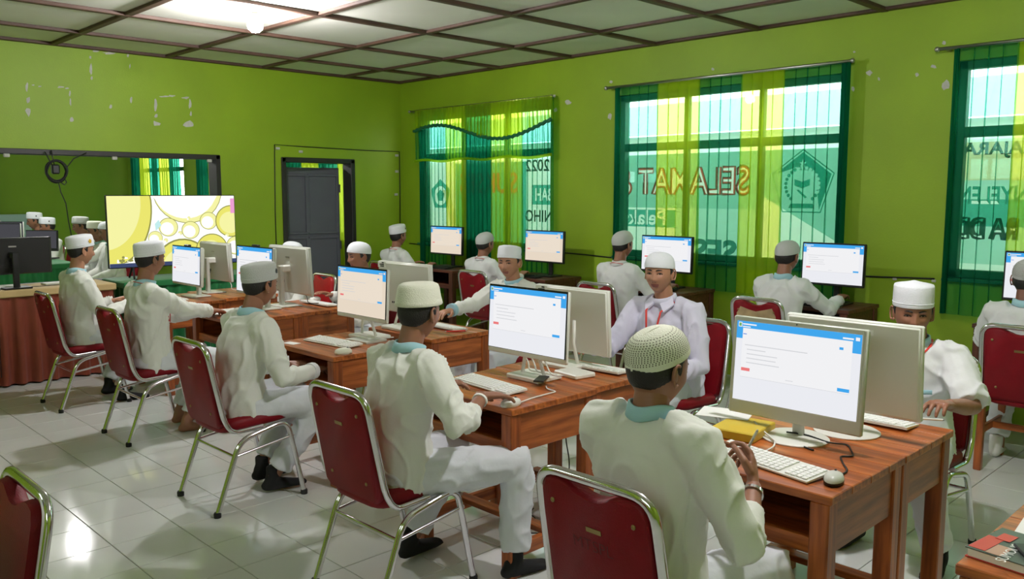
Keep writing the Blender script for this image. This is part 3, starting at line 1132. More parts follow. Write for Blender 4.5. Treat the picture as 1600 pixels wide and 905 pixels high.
# ------------------------------------------------------------------ chairs
def make_chair(red='red', torn=False, wooden=False):
    root = empty('banquet_chair')
    # back loop: one bent tube from under the seat, over the back and down again
    B0, B1 = Vector((-.195, 0, .47)), Vector((-.272, 0, .885))
    pts = [(.02, .20, .425), (-.15, .205, .418), (B0.x, .207, B0.z + .02), (B1.x + .004, .195, B1.z - .005), (B1.x, -.0, B1.z), (B1.x + .004, -.195, B1.z - .005),
           (B0.x, -.207, B0.z + .02), (-.15, -.205, .418), (.02, -.20, .425)]
    P = fillet([pts[0], pts[1], pts[2], (B1.x, .197, B1.z), (B1.x, -.197, B1.z), pts[6], pts[7], pts[8]], .075, 6)
    mb = MB()
    mb.tube(P, [(.0165, .0135)] * len(P), 10)
    mb.build('back_frame', 'chrome', root, smooth=True, sharp=50)
    if wooden:
        for s in (-1, 1):
            for x in (-.22, .20):
                mb = MB()
                mb.box((x, s * .19, .215), (.042, .042, .43), bev=.004)
                mb.build('leg', 'wood_z', root)
            mb = MB()
            mb.box((-.01, s * .19, .24), (.38, .022, .045), bev=.003)
            mb.build('side_stretcher', 'wood_x', root)
        mb = MB()
        mb.box((-.01, 0, .24), (.022, .36, .04), bev=.003)
        mb.build('cross_bar', 'wood_y', root)
    for s in (() if wooden else (-1, 1)):
        y = s * .222
        P = fillet([(-.255, y, .012), (-.12, y, .375), (.155, y, .435), (.245, y, .012)], .07, 6)
        half = len(P) // 2
        for q, seg in enumerate((P[:half + 1], P[half:])):
            mb = MB()
            mb.tube(seg, .0138, 10)
            leg = mb.build('leg', 'chrome', root, smooth=True, sharp=50)
            f = P[0] if q == 0 else P[-1]
            mb = MB()
            mb.lathe([(0, 0), (.018, 0), (.019, .02), (.0155, .028), (0, .028)], 12, c=(f.x, f.y, 0))
            mb.build('rubber_foot', 'rubber', leg, smooth=True, sharp=50)
        mb = MB()
        mb.tube([(-.150, y, .295), (.192, y, .345)], .008, 8)
        mb.build('side_stretcher', 'chrome', root, smooth=True, sharp=50)
    for x, z in (() if wooden else ((-.150, .295), (.18, .40))):
        mb = MB()
        mb.tube([(x, -.222, z), (x, .222, z)], .008, 8)
        mb.build('cross_bar', 'chrome', root, smooth=True, sharp=50)
    # seat cushion
    mb = MB()
    rows = []
    nn = 28

    def outline(sc, z):
        o = []
        for k in range(nn):
            a = 2 * math.pi * k / nn
            c, s = math.cos(a), math.sin(a)
            e = 0.42
            o.append((.215 * sc * math.copysign(abs(c) ** e, c) + .015, .205 * sc * math.copysign(abs(s) ** e, s), z + .02 * c))
        return o
    vs, fs = [], []
    prof = [(.90, .425), (.98, .432), (1.0, .45), (.985, .472), (.93, .487), (.6, .496)]
    for sc, z in prof:
        vs += outline(sc, z)
    for i in range(len(prof) - 1):
        for k in range(nn):
            k2 = (k + 1) % nn
            fs.append((i * nn + k, i * nn + k2, (i + 1) * nn + k2, (i + 1) * nn + k))
    fs.append(tuple(range(nn))[::-1])
    fs.append(tuple((len(prof) - 1) * nn + k for k in range(nn)))
    mb.add(vs, fs)
    mb.build('seat', red, root, smooth=True, sharp=60)
    # backrest: panel with a dip under the top tube
    ax = (B1 - B0).normalized()
    poly = [(-.188, .0), (-.16, -.03), (.16, -.03), (.188, .0), (.186, .30), (.182, .37), (.165, .400), (.13, .409), (.095, .407), (.06, .392), (.03, .380), (0, .376),
            (-.03, .380), (-.06, .392), (-.095, .407), (-.13, .409), (-.165, .400), (-.182, .37), (-.186, .30)]
    mb = MB()
    nP = len(poly)
    ins = [(a * .95, b * .97 + .005) for a, b in poly]
    org = B0 + Vector((0, 0, .0))
    fwd = Vector((ax.z, 0, -ax.x))
    at = lambda ab, d: org + Vector((0, 1, 0)) * ab[0] + ax * ab[1] + fwd * d
    vs = [at(q, -.018) for q in ins] + [at(q, -.010) for q in poly] + [at(q, .012) for q in poly] + [at(q, .030) for q in ins]
    fs = [tuple(range(nP))[::-1], tuple(range(3 * nP, 4 * nP))]
    for L in range(3):
        for k in range(nP):
            k2 = (k + 1) % nP
            fs.append((L * nP + k, L * nP + k2, (L + 1) * nP + k2, (L + 1) * nP + k))
    fs = [f[::-1] for f in fs]
    mb.add(vs, fs)
    br = mb.build('backrest', red, root, smooth=True, sharp=50)
    if torn:
        mb = MB()
        q = [(-.15, .02), (.15, .02), (.155, .31), (.12, .365), (.05, .345), (0, .335), (-.06, .350), (-.13, .370), (-.155, .31)]
        mb.add([at(c_, -.0195) for c_ in q] + [at(c_, -.016) for c_ in q], [tuple(range(9)), tuple(range(9, 18))[::-1]] + [(k, (k + 1) % 9, 9 + (k + 1) % 9, 9 + k) for k in range(9)])
        mb.build('worn_patch', 'torn', br)
    for a, b in ((-.14, .34), (.14, .34), (-.12, .05), (.12, .05)):
        mb = MB()
        c_ = at((a, b), -.019)
        mb.ball(c_, (.004, .008, .008), 8)
        mb.build('screw', 'brass', br, smooth=True)
    mb = MB()
    mb.box(at((0, .285), -.0185), (.003, .052, .014), rot=Matrix.Rotation(math.atan2(ax.x, ax.z), 3, 'Y'))
    mb.build('label_plate', 'brass', br)
    return root


chair_proto = make_chair()
chair_bright = make_chair('red_b')
chair_torn = make_chair('red', True)
chair_wooden = make_chair('red', False, True)
_used = set()


def chair(x, y, rz, label, proto=None, group='red and chrome banquet chairs'):
    p_ = proto or chair_proto
    o = p_ if p_.name not in _used else copy_tree(p_)
    _used.add(p_.name)
    o.location = (x, y, 0)
    o.rotation_euler = (0, 0, R(rz))
    tag(o, label, 'chair', group)
    return o


# ------------------------------------------------------------------ desks
def desk(x0, x1, y0, y1, h, label, rz=0, dark=False, group='wooden pupil desks', foot=True):
    cx_, cy_ = (x0 + x1) / 2, (y0 + y1) / 2
    root = tag(empty('school_desk', (cx_, cy_, 0), R(rz)), label, 'desk', group)
    dx, dy = x1 - x0, y1 - y0
    wy, wx, wz = ('dark_wood', 'dark_wood', 'dark_wood_z') if dark else ('wood_y', 'wood_x', 'wood_z')
    n = 4
    bw = dx / n
    for k in range(n):      # top boards run along the long side
        mb = MB()
        mb.box((0, 0, 0), (bw - .0012, dy, .028), bev=.003)
        o = mb.build('top_board', wy, root)
        o.location = (-dx / 2 + bw * (k + .5), 0, h - .014)
    L = .062
    lx, ly = dx / 2 - .035, dy / 2 - .04
    for sx in (-1, 1):
        for sy in (-1, 1):
            mb = MB()
            mb.box((0, 0, 0), (L, L, h - .028), bev=.004)
            o = mb.build('leg', wz, root)
            o.location = (sx * lx, sy * ly, (h - .028) / 2)
    ap = .17
    for sy in (-1, 1):
        mb = MB()
        mb.box((0, 0, 0), (2 * lx - L, .024, ap), bev=.002)
        o = mb.build('end_apron', wx, root)
        o.location = (0, sy * (ly + .01), h - .028 - ap / 2)
        mb = MB()
        mb.box((0, 0, 0), (2 * lx - L, .03, .06), bev=.003)
        o = mb.build('end_rail', wx, root)
        o.location = (0, sy * ly, .11)
    mb = MB()
    mb.box((0, 0, 0), (.024, 2 * ly - L, ap), bev=.002)
    o = mb.build('back_apron', wy, root)
    o.location = (lx + .01, 0, h - .028 - ap / 2)
    mb = MB()
    mb.box((0, 0, 0), (2 * lx, 2 * ly - .02, .016), bev=.002)
    o = mb.build('book_shelf', wy, root)
    o.location = (0, 0, h - .028 - ap - .004)
    mb = MB()
    mb.box((0, 0, 0), (.022, 2 * ly - L, .05), bev=.002)
    o = mb.build('front_lip', wy, root)
    o.location = (-lx, 0, h - .028 - ap + .02)
    if foot:
        mb = MB()
        mb.box((0, 0, 0), (.06, 2 * ly, .028), bev=.003)
        o = mb.build('foot_rail', wy, root)
        o.location = (-.02, 0, .15)
    return root


# ------------------------------------------------------------------ computers
def ui_screen(name, w_, h_, parent, x, zc, cream=False, lit=True, detail=1):
    """screen facing -x; the page shown: blue header, white card, text lines, a red and a blue button"""
    mb = MB()
    mats = ['scr_cream' if cream else 'scr_white', 'scr_blue', 'scr_cardc' if cream else 'scr_card', 'scr_text', 'scr_red', 'scr_blue_d', 'scr_logo']

    def rc(u0, u1, v0, v1, mi, d):
        mb.add([(x - d, w_ / 2 - u * w_, zc - h_ / 2 + v * h_) for u, v in ((u0, v0), (u0, v1), (u1, v1), (u1, v0))], [(0, 1, 2, 3)], mi)
    rc(0, 1, 0, 1, 0, 0)
    rc(0, 1, .88, 1, 1, .0006)
    rc(0, .055, .78, .90, 1, .0006)
    rc(.935, 1, .78, .90, 1, .0006)
    rc(.055, .935, .30, .915, 2, .0010)
    rc(.055, .935, .296, .300, 3, .0012)
    rc(.015, .045, .925, .985, 2, .0012)
    rc(.02, .04, .935, .975, 6, .0016)
    rc(.05, .17, .955, .972, 2, .0012)
    rc(.05, .12, .925, .938, 2, .0012)
    rc(.86, .94, .93, .95, 2, .0012)
    rc(.955, .985, .925, .965, 2, .0012)
    rc(.06, .09, .835, .845, 5, .0014)
    rc(.84, .87, .80, .83, 1, .0014)
    for k, (a, b, v) in enumerate([(.08, .60, .70), (.10, .26, .645), (.10, .36, .59), (.10, .35, .535), (.10, .38, .48)]):
        rc(a, b, v, v + .010, 3, .0014)
    rc(.06, .135, .375, .415, 4, .0014)
    rc(.845, .935, .315, .355, 1, .0014)
    rc(.44, .50, .335, .342, 3, .0014)
    return mb.build(name, mats, parent)


def lump(mb, pts, r, mi=0, n=5):
    mb.tube(pts, r, n, mi)


def monitor(x, yc, zdesk, w_, z0, z1, label, face=-1, style='aio', stand='round', body='white_plastic', bez='white_plastic',
            chin=.035, side=.010, cream=False, tilt=3, cat='computer', webcam=False, group='desk computers', lit=True, barcode=False, nub=False, tagtext=False, rz=0):
    """root on the desk under the panel; local screen faces -x, turned round for face=+1"""
    root = tag(empty('desktop_computer', (x, yc, zdesk), (0 if face < 0 else math.pi) + R(rz)), label, cat, group)
    h_ = z1 - z0
    zc = (z0 + z1) / 2 - zdesk
    th = .022 if style == 'aio' else .03
    hold = empty('housing_tmp')
    Rt = Matrix.Rotation(R(tilt), 3, 'Y')
    mb = MB()
    mb.box((th / 2, 0, 0), (th, w_, h_), bev=.005)
    if style == 'aio':
        mb.box((th + .001, 0, 0), (.012, w_ * .97, h_ * .96), bev=.005)
    else:
        mb.box((th + .002, 0, 0), (.016, w_ * .97, h_ * .96), bev=.007)
    mb.v = [tuple(Rt @ Vector(v)) for v in mb.v]
    hs = mb.build('housing', body, root, sharp=40)
    hs.location = (0, 0, zc)
    # front face frame if the bezel has another colour
    mb = MB()
    mb.box((-.0012, 0, (chin) / 2), (.002, w_ - 2 * side + .012, h_ - chin - side + .012))
    mb.v = [tuple(Rt @ Vector(v)) for v in mb.v]
    mb.build('bezel', bez, hs)
    if lit:
        sc = ui_screen('screen', w_ - 2 * side, h_ - chin - side, hs, -.003, (chin - side) / 2, cream)
        sc.data.transform(Rt.to_4x4())
    else:
        mb = MB()
        mb.box((-.003, 0, (chin - side) / 2), (.001, w_ - 2 * side, h_ - chin - side))
        mb.v = [tuple(Rt @ Vector(v)) for v in mb.v]
        mb.build('screen', 'scr_dark', hs)
    mb = MB()
    mb.ball(Rt @ Vector((-.004, 0, h_ / 2 - side / 2 if side > .012 else h_ / 2 - .005)), .003, 8)
    mb.build('camera_dot', 'black_plastic', hs)
    bx_ = th + (.007 if style == 'aio' else .010)
    if stand == 'round':
        mb = MB()
        mb.lathe([(0, 0), (.118, 0), (.120, .005), (.112, .010), (0, .012)], 32, c=(.03, 0, .0))
        mb.build('stand_base', 'white_plastic' if body != 'silver_plastic' else 'white_plastic', root, smooth=True, sharp=40)
        mb = MB()
        mb.tube([(.055, 0, .006), (.05, 0, .06), (.035, 0, zc - .06), (.03, 0, zc)], [(.024, .012)] * 4, 12, side=(0, 1, 0))
        mb.build('stand_column', body, root, smooth=True)
    elif stand == 'vee':
        mb = MB()
        mb.box((.055, 0, .012), (.17, .22, .024), bev=.006)
        mb.build('stand_base', 'white_plastic', root)
        for s in (-1, 1):
            mb = MB()
            mb.tube([(.05, s * .075, .02), (.035, s * .03, zc - h_ * .35), (.03, s * .03, zc)], .009, 8)
            mb.build('stand_leg', 'white_plastic', root, smooth=True)
    else:
        mb = MB()
        mb.box((.075, 0, .007), (.18, .22, .014), bev=.005)
        mb.build('stand_base', 'silver_plastic' if body != 'black_plastic' else body, root)
        mb = MB()
        mb.box((.105, 0, (zc + .03) / 2 + .007), (.03, .05, zc + .03), bev=.006)
        mb.build('stand_column', 'silver_plastic' if body != 'black_plastic' else body, root)
        mb = MB()
        mb.box(((.09 + bx_) / 2, 0, zc + .012), (.09 - bx_ + .03, .07, .05), bev=.008)
        mb.build('stand_head', 'white_plastic' if body != 'black_plastic' else body, root)
    # back side: ports, vents, labels
    mb = MB()
    for k in range(3):
        mb.box(Rt @ Vector((bx_ + .001, -.13 + k * .018, -h_ * .30)), (.003, .009, .012))
    mb.build('ports', 'black_plastic', hs)
    if style != 'aio':
        mb = MB()
        mb.box(Rt @ Vector((th + .0105, .0, h_ * .27)), (.002, .06, .012))
        mb.build('maker_plate', 'rod', hs)
        mb = MB()
        mb.box(Rt @ Vector((bx_ + .001, -.11, -h_ * .24)), (.002, .07, .025))
        mb.build('rating_label', 'black_plastic', hs)
    if barcode:
        mb = MB()
        mb.box(Rt @ Vector((th + .007, -.01, h_ / 2 - .040)), (.003, .19, .02))
        lb = mb.build('sticker', 'paper', hs)
        mb = MB()
        for k in range(34):
            mb.box(Rt @ Vector((th + .009, -.095 + k * .005, h_ / 2 - .040)), (.003, .0024 if k % 3 else .0035, .017))
        mb.build('barcode', 'ink', lb)
    if tagtext:
        mb = MB()
        mb.box(Rt @ Vector((th + .0065, -w_ / 2 + .05, h_ / 2 - .022)), (.002, .085, .04))
        lb = mb.build('sticker', 'paper', hs)
        mb = MB()
        for k, (a, b) in enumerate(((.0, .02), (.0, .045), (.0, .04))):
            mb.box(Rt @ Vector((th + .0085, -w_ / 2 + .085 - (a + b) / 2 - .01, h_ / 2 - .010 - k * .012)), (.002, b, .007))
        mb.build('sticker_print', 'ink', lb)
    if nub:
        mb = MB()
        mb.box(Rt @ Vector((th + .012, -w_ * .26, -h_ * .05)), (.02, .03, .03), bev=.008)
        mb.build('security_clip', 'white_plastic', hs)
    if webcam:
        mb = MB()
        mb.box(Rt @ Vector((.012, 0, h_ / 2 + .008)), (.03, .09, .018), bev=.006)
        mb.build('webcam', 'black_plastic', hs)
    bpy.data.objects.remove(hold)
    return root


key_me = None


def keyboard(x, y, z, rz, label, single=True, length=.42, depth=.125, body='white_plastic', keymat='key', cat='keyboard', group='keyboards'):
    """local: long side along y, space-bar edge towards -x"""
    global key_me
    root = tag(empty('keyboard', (x, y, z), R(rz)), label, cat, group)
    mb = MB()
    d, L = depth / 2, length / 2
    mb.prism([(-d, .004), (d, .010), (d, .020), (-d, .009), ], (0, L, 0), (1, 0, 0), (0, 0, 1), length)
    bd = mb.build('keyboard_base', body, root)
    rows, colsn = 6, 19
    kw, kd = (length - .018) / colsn, (depth - .016) / rows
    if key_me is None:
        t = MB()
        t.box((0, 0, 0), (kd * .86, kw * .86, .005), bev=.0012)
        key_me = t.mesh('key', 'key')
    joined = MB()
    for r_ in range(rows):
        c = 0
        while c < colsn:
            span = 1
            if r_ == 0 and c == 5:
                span = 5
            if c in (14,) or (r_ == rows - 1 and c in (1, 15)):
                c += 1
                continue
            xx = -d + .008 + kd * (r_ + .5)
            yy = L - .009 - kw * (c + span / 2)
            zz = .0105 + (xx + d) / depth * .011 + .0015
            if single and span == 1:
                k = link('key', key_me, root)
                k.location = (xx, yy, zz)
                k.rotation_euler = (0, -.088, 0)
            else:
                joined.box((xx, yy, zz), (kd * .86, kw * (span - .14), .005))
            c += span
    o = joined.build('space_bar' if single else 'key_field', keymat, root)
    if not single:
        tag(o, kind='stuff')
    return root


def mouse(x, y, z, rz, label, top='silver_plastic', base='black_plastic', group='computer mice'):
    root = tag(empty('computer_mouse', (x, y, z), R(rz)), label, 'mouse', group)
    mb = MB()
    prof = [(0, 0), (.9, 0), (1.0, .18), (1.0, .36)]
    mb.lathe([(r_, z_ * .034) for r_, z_ in prof], 20, sx=.052, sy=.030)
    mb.build('mouse_base', base, root, smooth=True, sharp=60)
    mb = MB()
    mb.lathe([(r_, z_ * .034) for r_, z_ in [(1.0, .36), (.97, .55), (.85, .78), (.6, .94), (.3, 1.0), (0, 1.02)]], 20, sx=.052, sy=.030)
    mb.build('mouse_shell', top, root, smooth=True)
    mb = MB()
    mb.tube([(.026, -.003, .031), (.026, .003, .031)], .006, 8)
    mb.build('scroll_wheel', 'rubber', root)
    return root


def flat_box(name, c, s, material, label, cat, rz=0, bev=.001):
    mb = MB()
    mb.box((0, 0, s[2] / 2), s, bev=bev)
    o = tag(mb.build(name, material), label, cat)
    o.location = c
    o.rotation_euler = (0, 0, R(rz))
    return o


def skirted_table(name, x0, x1, y0, y1, h, cloth, skirt, label, group=None, lip=.06, seed=3):
    """cloth-covered table: flat top, short drop, pleated skirt round the sides"""
    cx_, cy_ = (x0 + x1) / 2, (y0 + y1) / 2
    root = tag(empty(name, (cx_, cy_, 0)), label, 'table', group)
    dx, dy = (x1 - x0) / 2, (y1 - y0) / 2
    mb = MB()
    mb.box((0, 0, h - lip / 2), (2 * dx, 2 * dy, lip), bev=.008)
    mb.build('table_top_cloth', cloth, root)
    r_ = random.Random(seed)
    corners = [(-dx, -dy), (dx, -dy), (dx, dy), (-dx, dy)]
    mb = MB()
    pts = []
    for k in range(4):
        a, b = Vector(corners[k]), Vector(corners[(k + 1) % 4])
        t = (b - a)
        nrm = Vector((t.y, -t.x)).normalized()
        n = max(6, int(t.length / .018))
        for i in range(n):
            f = i / n
            w1 = math.sin(2 * math.pi * i / 7.0 + r_.uniform(-.3, .3))
            pts.append((a + t * f, nrm, w1))
    zs = [h - lip, h * .7, h * .4, .015]
    vs = []
    for q, z in enumerate(zs):
        am = (.004, .022, .032, .038)[q]
        for p_, nrm, w1 in pts:
            v = p_ - nrm * .026 + nrm * (am * w1)
            vs.append((v.x, v.y, z))
    n = len(pts)
    fs = [(q * n + k, q * n + (k + 1) % n, (q + 1) * n + (k + 1) % n, (q + 1) * n + k) for q in range(3) for k in range(n)]
    mb.add(vs, [f[::-1] for f in fs])
    mb.build('table_skirt', skirt, root, smooth=True)
    for sx in (-1, 1):
        for sy in (-1, 1):
            mb = MB()
            mb.box((sx * (dx - .05), sy * (dy - .06), (h - lip) / 2), (.04, .04, h - lip))
            mb.build('leg', 'dark_wood_z', root)
    return root


# ------------------------------------------------------------------ people
def remesh(mb, voxel, smooth=4, fac=.5):
    me = mb.mesh('tmp', [])
    ob = bpy.data.objects.new('tmp', me)
    COL.objects.link(ob)
    m_ = ob.modifiers.new('r', 'REMESH')
    m_.mode = 'VOXEL'
    m_.voxel_size = voxel
    if smooth:
        s = ob.modifiers.new('s', 'SMOOTH')
        s.iterations = smooth
        s.factor = fac
    dg = bpy.context.evaluated_depsgraph_get()
    ev = bpy.data.meshes.new_from_object(ob.evaluated_get(dg))
    n = len(ev.vertices)
    co = np.empty(n * 3)
    ev.vertices.foreach_get('co', co)
    no = np.empty(n * 3)
    ev.vertices.foreach_get('normal', no)
    fs = [tuple(p_.vertices) for p_ in ev.polygons]
    bpy.data.objects.remove(ob)
    bpy.data.meshes.remove(me)
    bpy.data.meshes.remove(ev)
    return co.reshape(-1, 3), fs, no.reshape(-1, 3)


def wrinkle(co, no, amp, sc, seed, amp2=0.0):
    off = Vector((seed * 3.7, seed * 1.9, seed * 5.3))
    out = co.copy()
    for i in range(len(co)):
        c = co[i]
        q = Vector((c[0] * sc[0], c[1] * sc[1], c[2] * sc[2])) + off
        q2 = q + Vector((noise.noise(q * .6), noise.noise(q * .6 + Vector((9, 2, 4))), 0)) * 1.2
        a = noise.noise(q2)
        rdg = 1 - min(1, abs(a) * 2.6)
        d = amp * (rdg * rdg - .35)
        if amp2:
            d += amp2 * noise.noise(q * 2.7)
        out[i] += no[i] * d
    return out


HEAD_N, HEAD_M = 56, 44


def head_shape(x, y, z):
    """unit sphere direction -> head point (m), facing +x, origin mid-skull"""
    X, Y, Z = .096 * x, .0755 * y, .117 * z
    if x < 0:
        X *= 1.02
    if z < 0:
        k = (-z)
        Y *= 1 - .30 * k ** 1.7
        if x < 0:
            X *= 1 - .42 * k ** 1.3
        else:
            X *= 1 - .06 * k
    else:
        Y *= 1 + .03 * math.sin(math.pi * z)
    g = lambda a, s: math.exp(-(a / s) ** 2)
    if x > 0.15:
        fr = min(1, (x - .15) / .4)
        X -= fr * .006 * g(Y, .05) * (1 if Z < .04 else .4)                 # flatter face
        X += fr * .004 * g(Z - .020, .012) * g(abs(Y) - .028, .022)         # brow
        X -= fr * .0105 * g(Z - .002, .013) * g(abs(Y) - .031, .016)        # sockets
        X += fr * .006 * g(Z + .028, .020) * g(abs(Y) - .042, .018)         # cheeks
        # nose
        if Z < .014:
            t = min(1, max(0, (.014 - Z) / .048))
            hgt = .021 * t ** 1.1 if Z > -.036 else .021 * max(0, 1 - ((-.036 - Z) / .010)) ** .8
            X += hgt * g(Y, .0085 + .006 * t)
            if -.046 < Z < -.022:
                X += .007 * g(abs(Y) - .013, .007) * g(Z + .036, .009)
        X += fr * .0065 * g(Z + .059, .0055) * g(Y, .021)
        X += fr * .0070 * g(Z + .070, .0055) * g(Y, .018)
        X -= fr * .0030 * g(Z + .0645, .0022) * g(Y, .022)
        X -= fr * .0035 * g(Z + .083, .007) * g(Y, .025)
        X += fr * .0075 * g(Z + .100, .016) * g(Y, .024)                    # chin
    return Vector((X, Y, Z))


def head_grid():
    rows = []
    for i in range(HEAD_M + 1):
        ph = math.pi * i / HEAD_M
        row = []
        for k in range(HEAD_N):
            t = 2 * math.pi * k / HEAD_N
            lon = t - .55 * math.sin(t)
            row.append((math.sin(ph) * math.cos(lon), math.sin(ph) * math.sin(lon), math.cos(ph)))
        rows.append(row)
    return rows


HG = head_grid()
HP = [[head_shape(*d) for d in row] for row in HG]


def head_mesh():
    mb = MB()
    vs = [p_ for row in HP for p_ in row]
    fs, ms = [], []
    for i in range(HEAD_M):
        for k in range(HEAD_N):
            k2 = (k + 1) % HEAD_N
            fs.append((i * HEAD_N + k, (i + 1) * HEAD_N + k, (i + 1) * HEAD_N + k2, i * HEAD_N + k2))
            c = (vs[fs[-1][0]] + vs[fs[-1][1]] + vs[fs[-1][2]] + vs[fs[-1][3]]) / 4
            lip = c.x > .05 and abs(c.y) < .022 and ((-.0705 - .006 * (1 - (c.y / .022) ** 2)) < c.z < (-.0585 + .004 * (1 - (c.y / .022) ** 2)))
            ms.append(3 if lip else 0)
    mb.add(vs, fs)
    mb.m = ms
    # eyes: almond of white with a dark iris, lid fold and brow
    for s in (-1, 1):
        ex = .0805
        rz = Matrix.Rotation(s * .42, 3, 'Z')
        mb.ball((.0700, s * .031, .0015), (.0075, .0140, .0050), 12, 1, rz)
        mb.ball((.0742, s * .0305, .0015), (.0048, .0060, .0050), 10, 2, rz)
        # upper lid line
        mb.tube([(.0782 - .0062 * t + .001 * t * t, s * (.031 + .0150 * t), -.0002 + .0062 * (1 - t * t)) for t in (-1, -.5, 0, .5, 1)], [(.0018, .0018)] * 5, 5, 4)
        # brow
        mb.tube([(.0912 - .0026 * q - .0022 * q * q, s * (.0125 + .016 * q), .0195 + .0045 * math.sin(1.25 * q)) for q in (0, .5, 1, 1.5, 2)], [(.0018, .0028), (.0022, .0042), (.0022, .004), (.002, .003), (.001, .0015)], 6, 4, side=(1, 0, 0))
        # ear: bowl with a rim and lobe
        ry = Matrix.Rotation(s * -.35, 3, 'Z') @ Matrix.Rotation(-.18, 3, 'Y')
        mb.ball((-.006, s * .0760, -.008), (.017, .0065, .029), 12, 0, ry)
        rim = [(-.006 + .0175 * math.cos(a) * (1 if math.sin(a) > -.3 else .75), s * (.0815 + .004 * (1 - math.cos(a))), -.006 + .030 * math.sin(a)) for a in [R(60 + 22 * i) for i in range(12)]]
        mb.tube(rim, .0042, 6, 0)
        mb.ball((.002, s * .0765, -.033), (.008, .005, .009), 8, 0)
        # nostril shade
        mb.ball((.0850, s * .0085, -.0452), (.003, .0032, .0016), 6, 4)
    return mb


HEADMB = head_mesh()


def hair_line(c):
    """height of the hairline at a point of the skull"""
    if c.x > .045:
        line = .062
    elif c.x > -.005:
        line = .062 - (.045 - c.x) / .05 * .075
    else:
        line = -.013 - min(1, (-.005 - c.x) / .05) * .042
    if abs(c.y) > .055:                      # sideburn in front of the ear
        t = max(0, 1 - abs(c.x - .018) / .014)
        line -= t * .030
    return line


def hair_mesh():
    """shell over the skull that dips under the skin at the hairline"""
    mb = MB()
    vs, ds = [], []
    for i in range(HEAD_M + 1):
        for k in range(HEAD_N):
            p_ = HP[i][k]
            d = p_.z - hair_line(p_)
            ds.append(d)
            vs.append(p_ + Vector(HG[i][k]) * (.0042 * max(-1, min(1, d / .010))))
    keep = []
    for i in range(HEAD_M):
        for k in range(HEAD_N):
            k2 = (k + 1) % HEAD_N
            f = (i * HEAD_N + k, (i + 1) * HEAD_N + k, (i + 1) * HEAD_N + k2, i * HEAD_N + k2)
            if max(ds[j] for j in f) > -.006:
                keep.append(f)
    mb.add(vs, keep)
    return mb


HAIRMB = hair_mesh()

CAPS = {
    'kufi': [(.985, -.006), (1.0, -.002), (1.0, .012), (.985, .050), (.962, .070), (.90, .081), (.6, .088), (.0, .090)],
    'tall': [(.985, -.004), (1.0, 0), (1.0, .01), (.995, .05), (.985, .084), (.955, .092), (.5, .100), (.06, .110), (0, .111)],
    'flare': [(1.05, -.004), (1.085, .0), (1.055, .012), (1.0, .033), (.945, .066), (.88, .081), (.74, .088), (.4, .090), (0, .091)],
    'skull': [(.985, -.004), (1.0, 0), (1.0, .014), (.965, .035), (.88, .055), (.74, .071), (.52, .083), (.26, .089), (0, .091)],
}


def make_cap(parent, style, T, material, z0=.040, tilt=-9, sc=1.0):
    """T: 4x4 of the head"""
    mb = MB()
    sx, sy = .1035 * sc, .0845 * sc
    mb.lathe([(r_, z_) for r_, z_ in CAPS['skull' if style == 'mesh' else style]], 36, sx=sx, sy=sy)
    loc = T @ Matrix.Translation((-.004, 0, z0)) @ Matrix.Rotation(R(tilt), 4, 'Y')
    o = mb.build('cap', material, parent, smooth=True, sharp=70)
    o.matrix_basis = loc
    if style in ('kufi', 'tall'):
        mb = MB()
        mb.tube([(sx * 1.004 * math.cos(a), sy * 1.004 * math.sin(a), .014) for a in [2 * math.pi * k / 36 for k in range(36)]], .0014, 5, closed=True)
        mb.build('cap_seam', material, o, smooth=True)
    if style == 'mesh':
        mb = MB()
        prof = CAPS['skull']
        for ri in range(13):
            zt = .016 + ri * .0052
            for (r0, z0_), (r1, z1_) in zip(prof[:-1], prof[1:]):
                if z0_ <= zt < z1_:
                    rr = r0 + (r1 - r0) * (zt - z0_) / (z1_ - z0_)
                    nz = (r0 - r1) / (z1_ - z0_) * .09
            n = int(2 * math.pi * rr * .093 / .0088)
            for k in range(n):
                a = 2 * math.pi * (k + .5 * (ri % 2)) / n
                nrm = Vector((math.cos(a), math.sin(a), nz)).normalized()
                c = Vector((sx * rr * math.cos(a), sy * rr * math.sin(a), zt)) + nrm * .0004
                u = Vector((-math.sin(a), math.cos(a), 0))
                v = nrm.cross(u)
                mb.add([c + (u * math.cos(b) + v * math.sin(b)) * .0023 for b in [2 * math.pi * j / 6 for j in range(6)]], [tuple(range(6))])
        tag(mb.build('knit_holes', 'cap_hole', o), kind='stuff')
        mb = MB()
        mb.tube([(sx * math.cos(a) * .2 * 0 + sx * .99 * math.sin(a) * .0 + sx * 1.0 * math.cos(a), sy * .05 * math.sin(3 * a), .089 * math.sin(a) + .002) for a in [math.pi * k / 16 for k in range(17)]], [(.005, .002)] * 17, 6, side=(0, 1, 0))
        mb.build('knit_rib', material, o, smooth=True)
    return o


def cap_badge(cap, ang, z, material, r=.011, shape=5):
    mb = MB()
    a = R(ang)
    c = Vector((.1035 * math.cos(a), .0845 * math.sin(a), z)) * 1.0
    nrm = Vector((math.cos(a) / .1035, math.sin(a) / .0845, 0)).normalized()
    u = Vector((-nrm.y, nrm.x, 0))
    mb.prism([(r * math.sin(2 * math.pi * k / shape), r * math.cos(2 * math.pi * k / shape) * 1.15) for k in range(shape)][::-1], c + nrm * .0008, u, (0, 0, 1), .0014)
    mb.build('cap_badge', material, cap)


